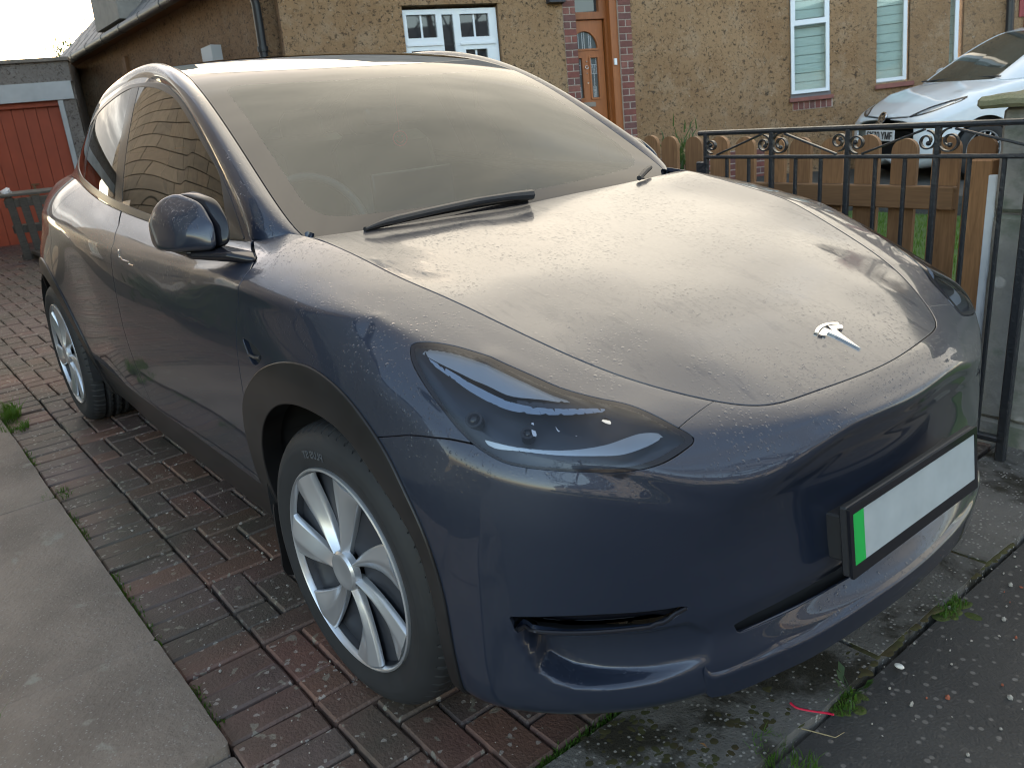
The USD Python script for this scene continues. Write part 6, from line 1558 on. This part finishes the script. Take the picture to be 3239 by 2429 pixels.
sidew = np.where(u_ > ucorner + .02, poly_sdf(xz_, smooth_poly([(-1.17, 1.00), (-1.55, 1.235), (-1.80, 1.36), (-2.15, 1.40), (-2.55, 1.395), (-2.55, 1.0), (-1.9, .985), (-1.4, .978)], 60)), -1)
sidew2 = np.where(u_ > ucorner + .02, poly_sdf(xz_, smooth_poly([(-2.62, 1.39), (-2.95, 1.34), (-3.1, 1.2), (-3.1, 1.08), (-2.62, 1.01)], 40)), -1)
def rcut(*vals, rimmed=True, off=0.):
    A = np.hstack([RA, np.stack(vals, 1)]); F = RF
    for k in range(len(vals)): A, F = clip(A, F, A[:, 7 + k])
    A = A[:, :6].copy(); A[:, :3] += A[:, 3:6] * off
    return rim(A, F, .015, .003) if rimmed else (A, F)
vboth('pillar_frame', rcut(-scr, -sidew, -sidew2), M['white_paint'])
M['vw_glass'] = mat('vw_window', {'p': ('principled_bsdf', dict(base_color=(.030, .032, .026), roughness=.05, specular_ior_level=.8))}, [], surface='p.BSDF')
vboth('windscreen', rcut(scr + .003, rimmed=False, off=-.004), M['vw_glass'])
vboth('side_window', rcut(sidew + .003, rimmed=False, off=-.004), M['black_gloss']); vboth('side_window', rcut(sidew2 + .003, rimmed=False, off=-.004), M['black_gloss'])
tpg = RG[-1]; rr_ = []
for s_ in np.linspace(0, 1, 12): rr_.append(np.stack([tpg[:, 0] * (1 - s_) + (-2.45) * s_ * 1 + 0 * tpg[:, 0], tpg[:, 1] * (1 - s_), np.full(120, 1.455) + .045 * (1 - (1 - s_) ** 2)], 1))
rr_ = np.array(rr_); nn = grid_normals(rr_); nn = nn if nn[4, 60, 2] > 0 else -nn; RFf = grid_faces(12, 120); fn = np.cross(rr_[5, 60] - rr_[4, 60], rr_[4, 61] - rr_[4, 60]); RFf = RFf if fn[2] > 0 else RFf[:, ::-1]
vboth('roof', (np.concatenate([rr_, nn], -1).reshape(-1, 6), RFf), M['white_paint'])
put(vw, 'underbody', boxm((3.0, 1.3, .3), (-1.8, 0, .33)), M['shell'])
put(vw, 'cabin_dark', boxm((1.7, 1.0, .35), (-2.2, 0, 1.1), .1), M['shell'])
# badge
zb_, xb_ = .655, .03
def ring_poly(ro, ri): return Point(0, 0).buffer(ro, 32).difference(Point(0, 0).buffer(ri, 32))
strokes = [LineString([(-.030, .036), (-.011, .002), (0, .024), (.011, .002), (.030, .036)]).buffer(.0045, cap_style=2), LineString([(-.042, .018), (-.017, -.038), (0, -.006), (.017, -.038), (.042, .018)]).buffer(.0045, cap_style=2)]
bdg = shapely.union_all([ring_poly(.062, .052)] + [s_.intersection(Point(0, 0).buffer(.056)) for s_ in strokes])
Rb = np.stack([[0, 1, 0], [-.35, 0, .94], [.94, 0, .35]], 1)
put(vw, 'badge', xf(extr(bdg, .012), Rb, (xb_ - .010, 0, zb_)), M['chrome'], smooth=False)
put(vw, 'badge_disc', xf(trimesh.creation.cylinder(radius=.055, height=.01, sections=32), Rb, (xb_ - .016, 0, zb_)), M['black_gloss'])
# plate
vp = UsdGeom.Xform.Define(stage, path_for(ppath(vw), 'number_plate'))
put(vp, 'plate_face', boxm((.012, .52, .112), (.045, 0, .475), .002), simple('vw_plate', (.62, .65, .68), .4), smooth=False)
tx2 = meshkit.text_mesh('SK70 YMF', .074, .004, bold=True); b0 = tx2.bounds; tx2.apply_translation([-b0[:, 0].mean(), -b0[:, 1].mean(), 0]); tx2.apply_scale([.46 / (b0[1, 0] - b0[0, 0]), 1, 1])
put(vp, 'plate_letters', xf(tx2, np.stack([[0, 1, 0], [0, 0, 1], [1.0, 0, 0]], 1), (.0515, 0, .475)), M['black_plastic'], smooth=False)
for s in (1, -1):
    m_ = trimesh.creation.icosphere(subdivisions=3, radius=1.0); m_.vertices = m_.vertices * [.06, .10, .075]; put(vw, 'door_mirror', xf(m_, None, (-1.30, s * .90, 1.03)), M['white_paint'], smooth=True)
for wx_ in wheels_x:
    for s in (1, -1):
        w_ = UsdGeom.Xform.Define(stage, path_for(ppath(vw), 'wheel')); T0 = np.array([wx_, s * .80, .29])
        def wput(n, m_, mt):
            q = tm(m_).copy(); q.vertices = q.vertices * [1, -s, 1] + T0
            if s == 1: q.faces = q.faces[:, ::-1]
            put(w_, n, q, mt, smooth=40)
        wput('tyre', rev([(.005, .19), (-.004, .215), (.0, .262), (.02, .286), (.09, .29), (.15, .286), (.165, .262), (.165, .19)], 64), M['rubber'])
        wput('rim', rev([(.010, .185), (-.003, .188), (-.004, .196), (.008, .196)], 64), M['silver']); wput('barrel', rev([(.012, .185), (.10, .17), (.10, .0)], 48, flip=True), M['wheel_dark'])
        for k in range(16): wput('spoke', xf(boxm((.125, .014, .016), (.118, .004, 0), .003), rotm([0, 1, 0], k * 22.5)), M['silver'])
        wput('hub_cap', rev([(.012, .062), (-.006, .058), (-.010, .04), (-.010, 0)], 32), M['silver'])
put(vw, 'wiper', tube([(-.80, -.55, .975), (-.83, .1, .995), (-.86, .62, .985)], .008, 6), M['black_plastic'])
for s in (1, -1): put(vw, 'fog_lamp', xf(trimesh.creation.cylinder(radius=.045, height=.02, sections=20), np.stack([[0, 1, 0], [0, 0, 1], [1.0, 0, 0]], 1), (-.07, s * .56, .33)), M['black_gloss'])
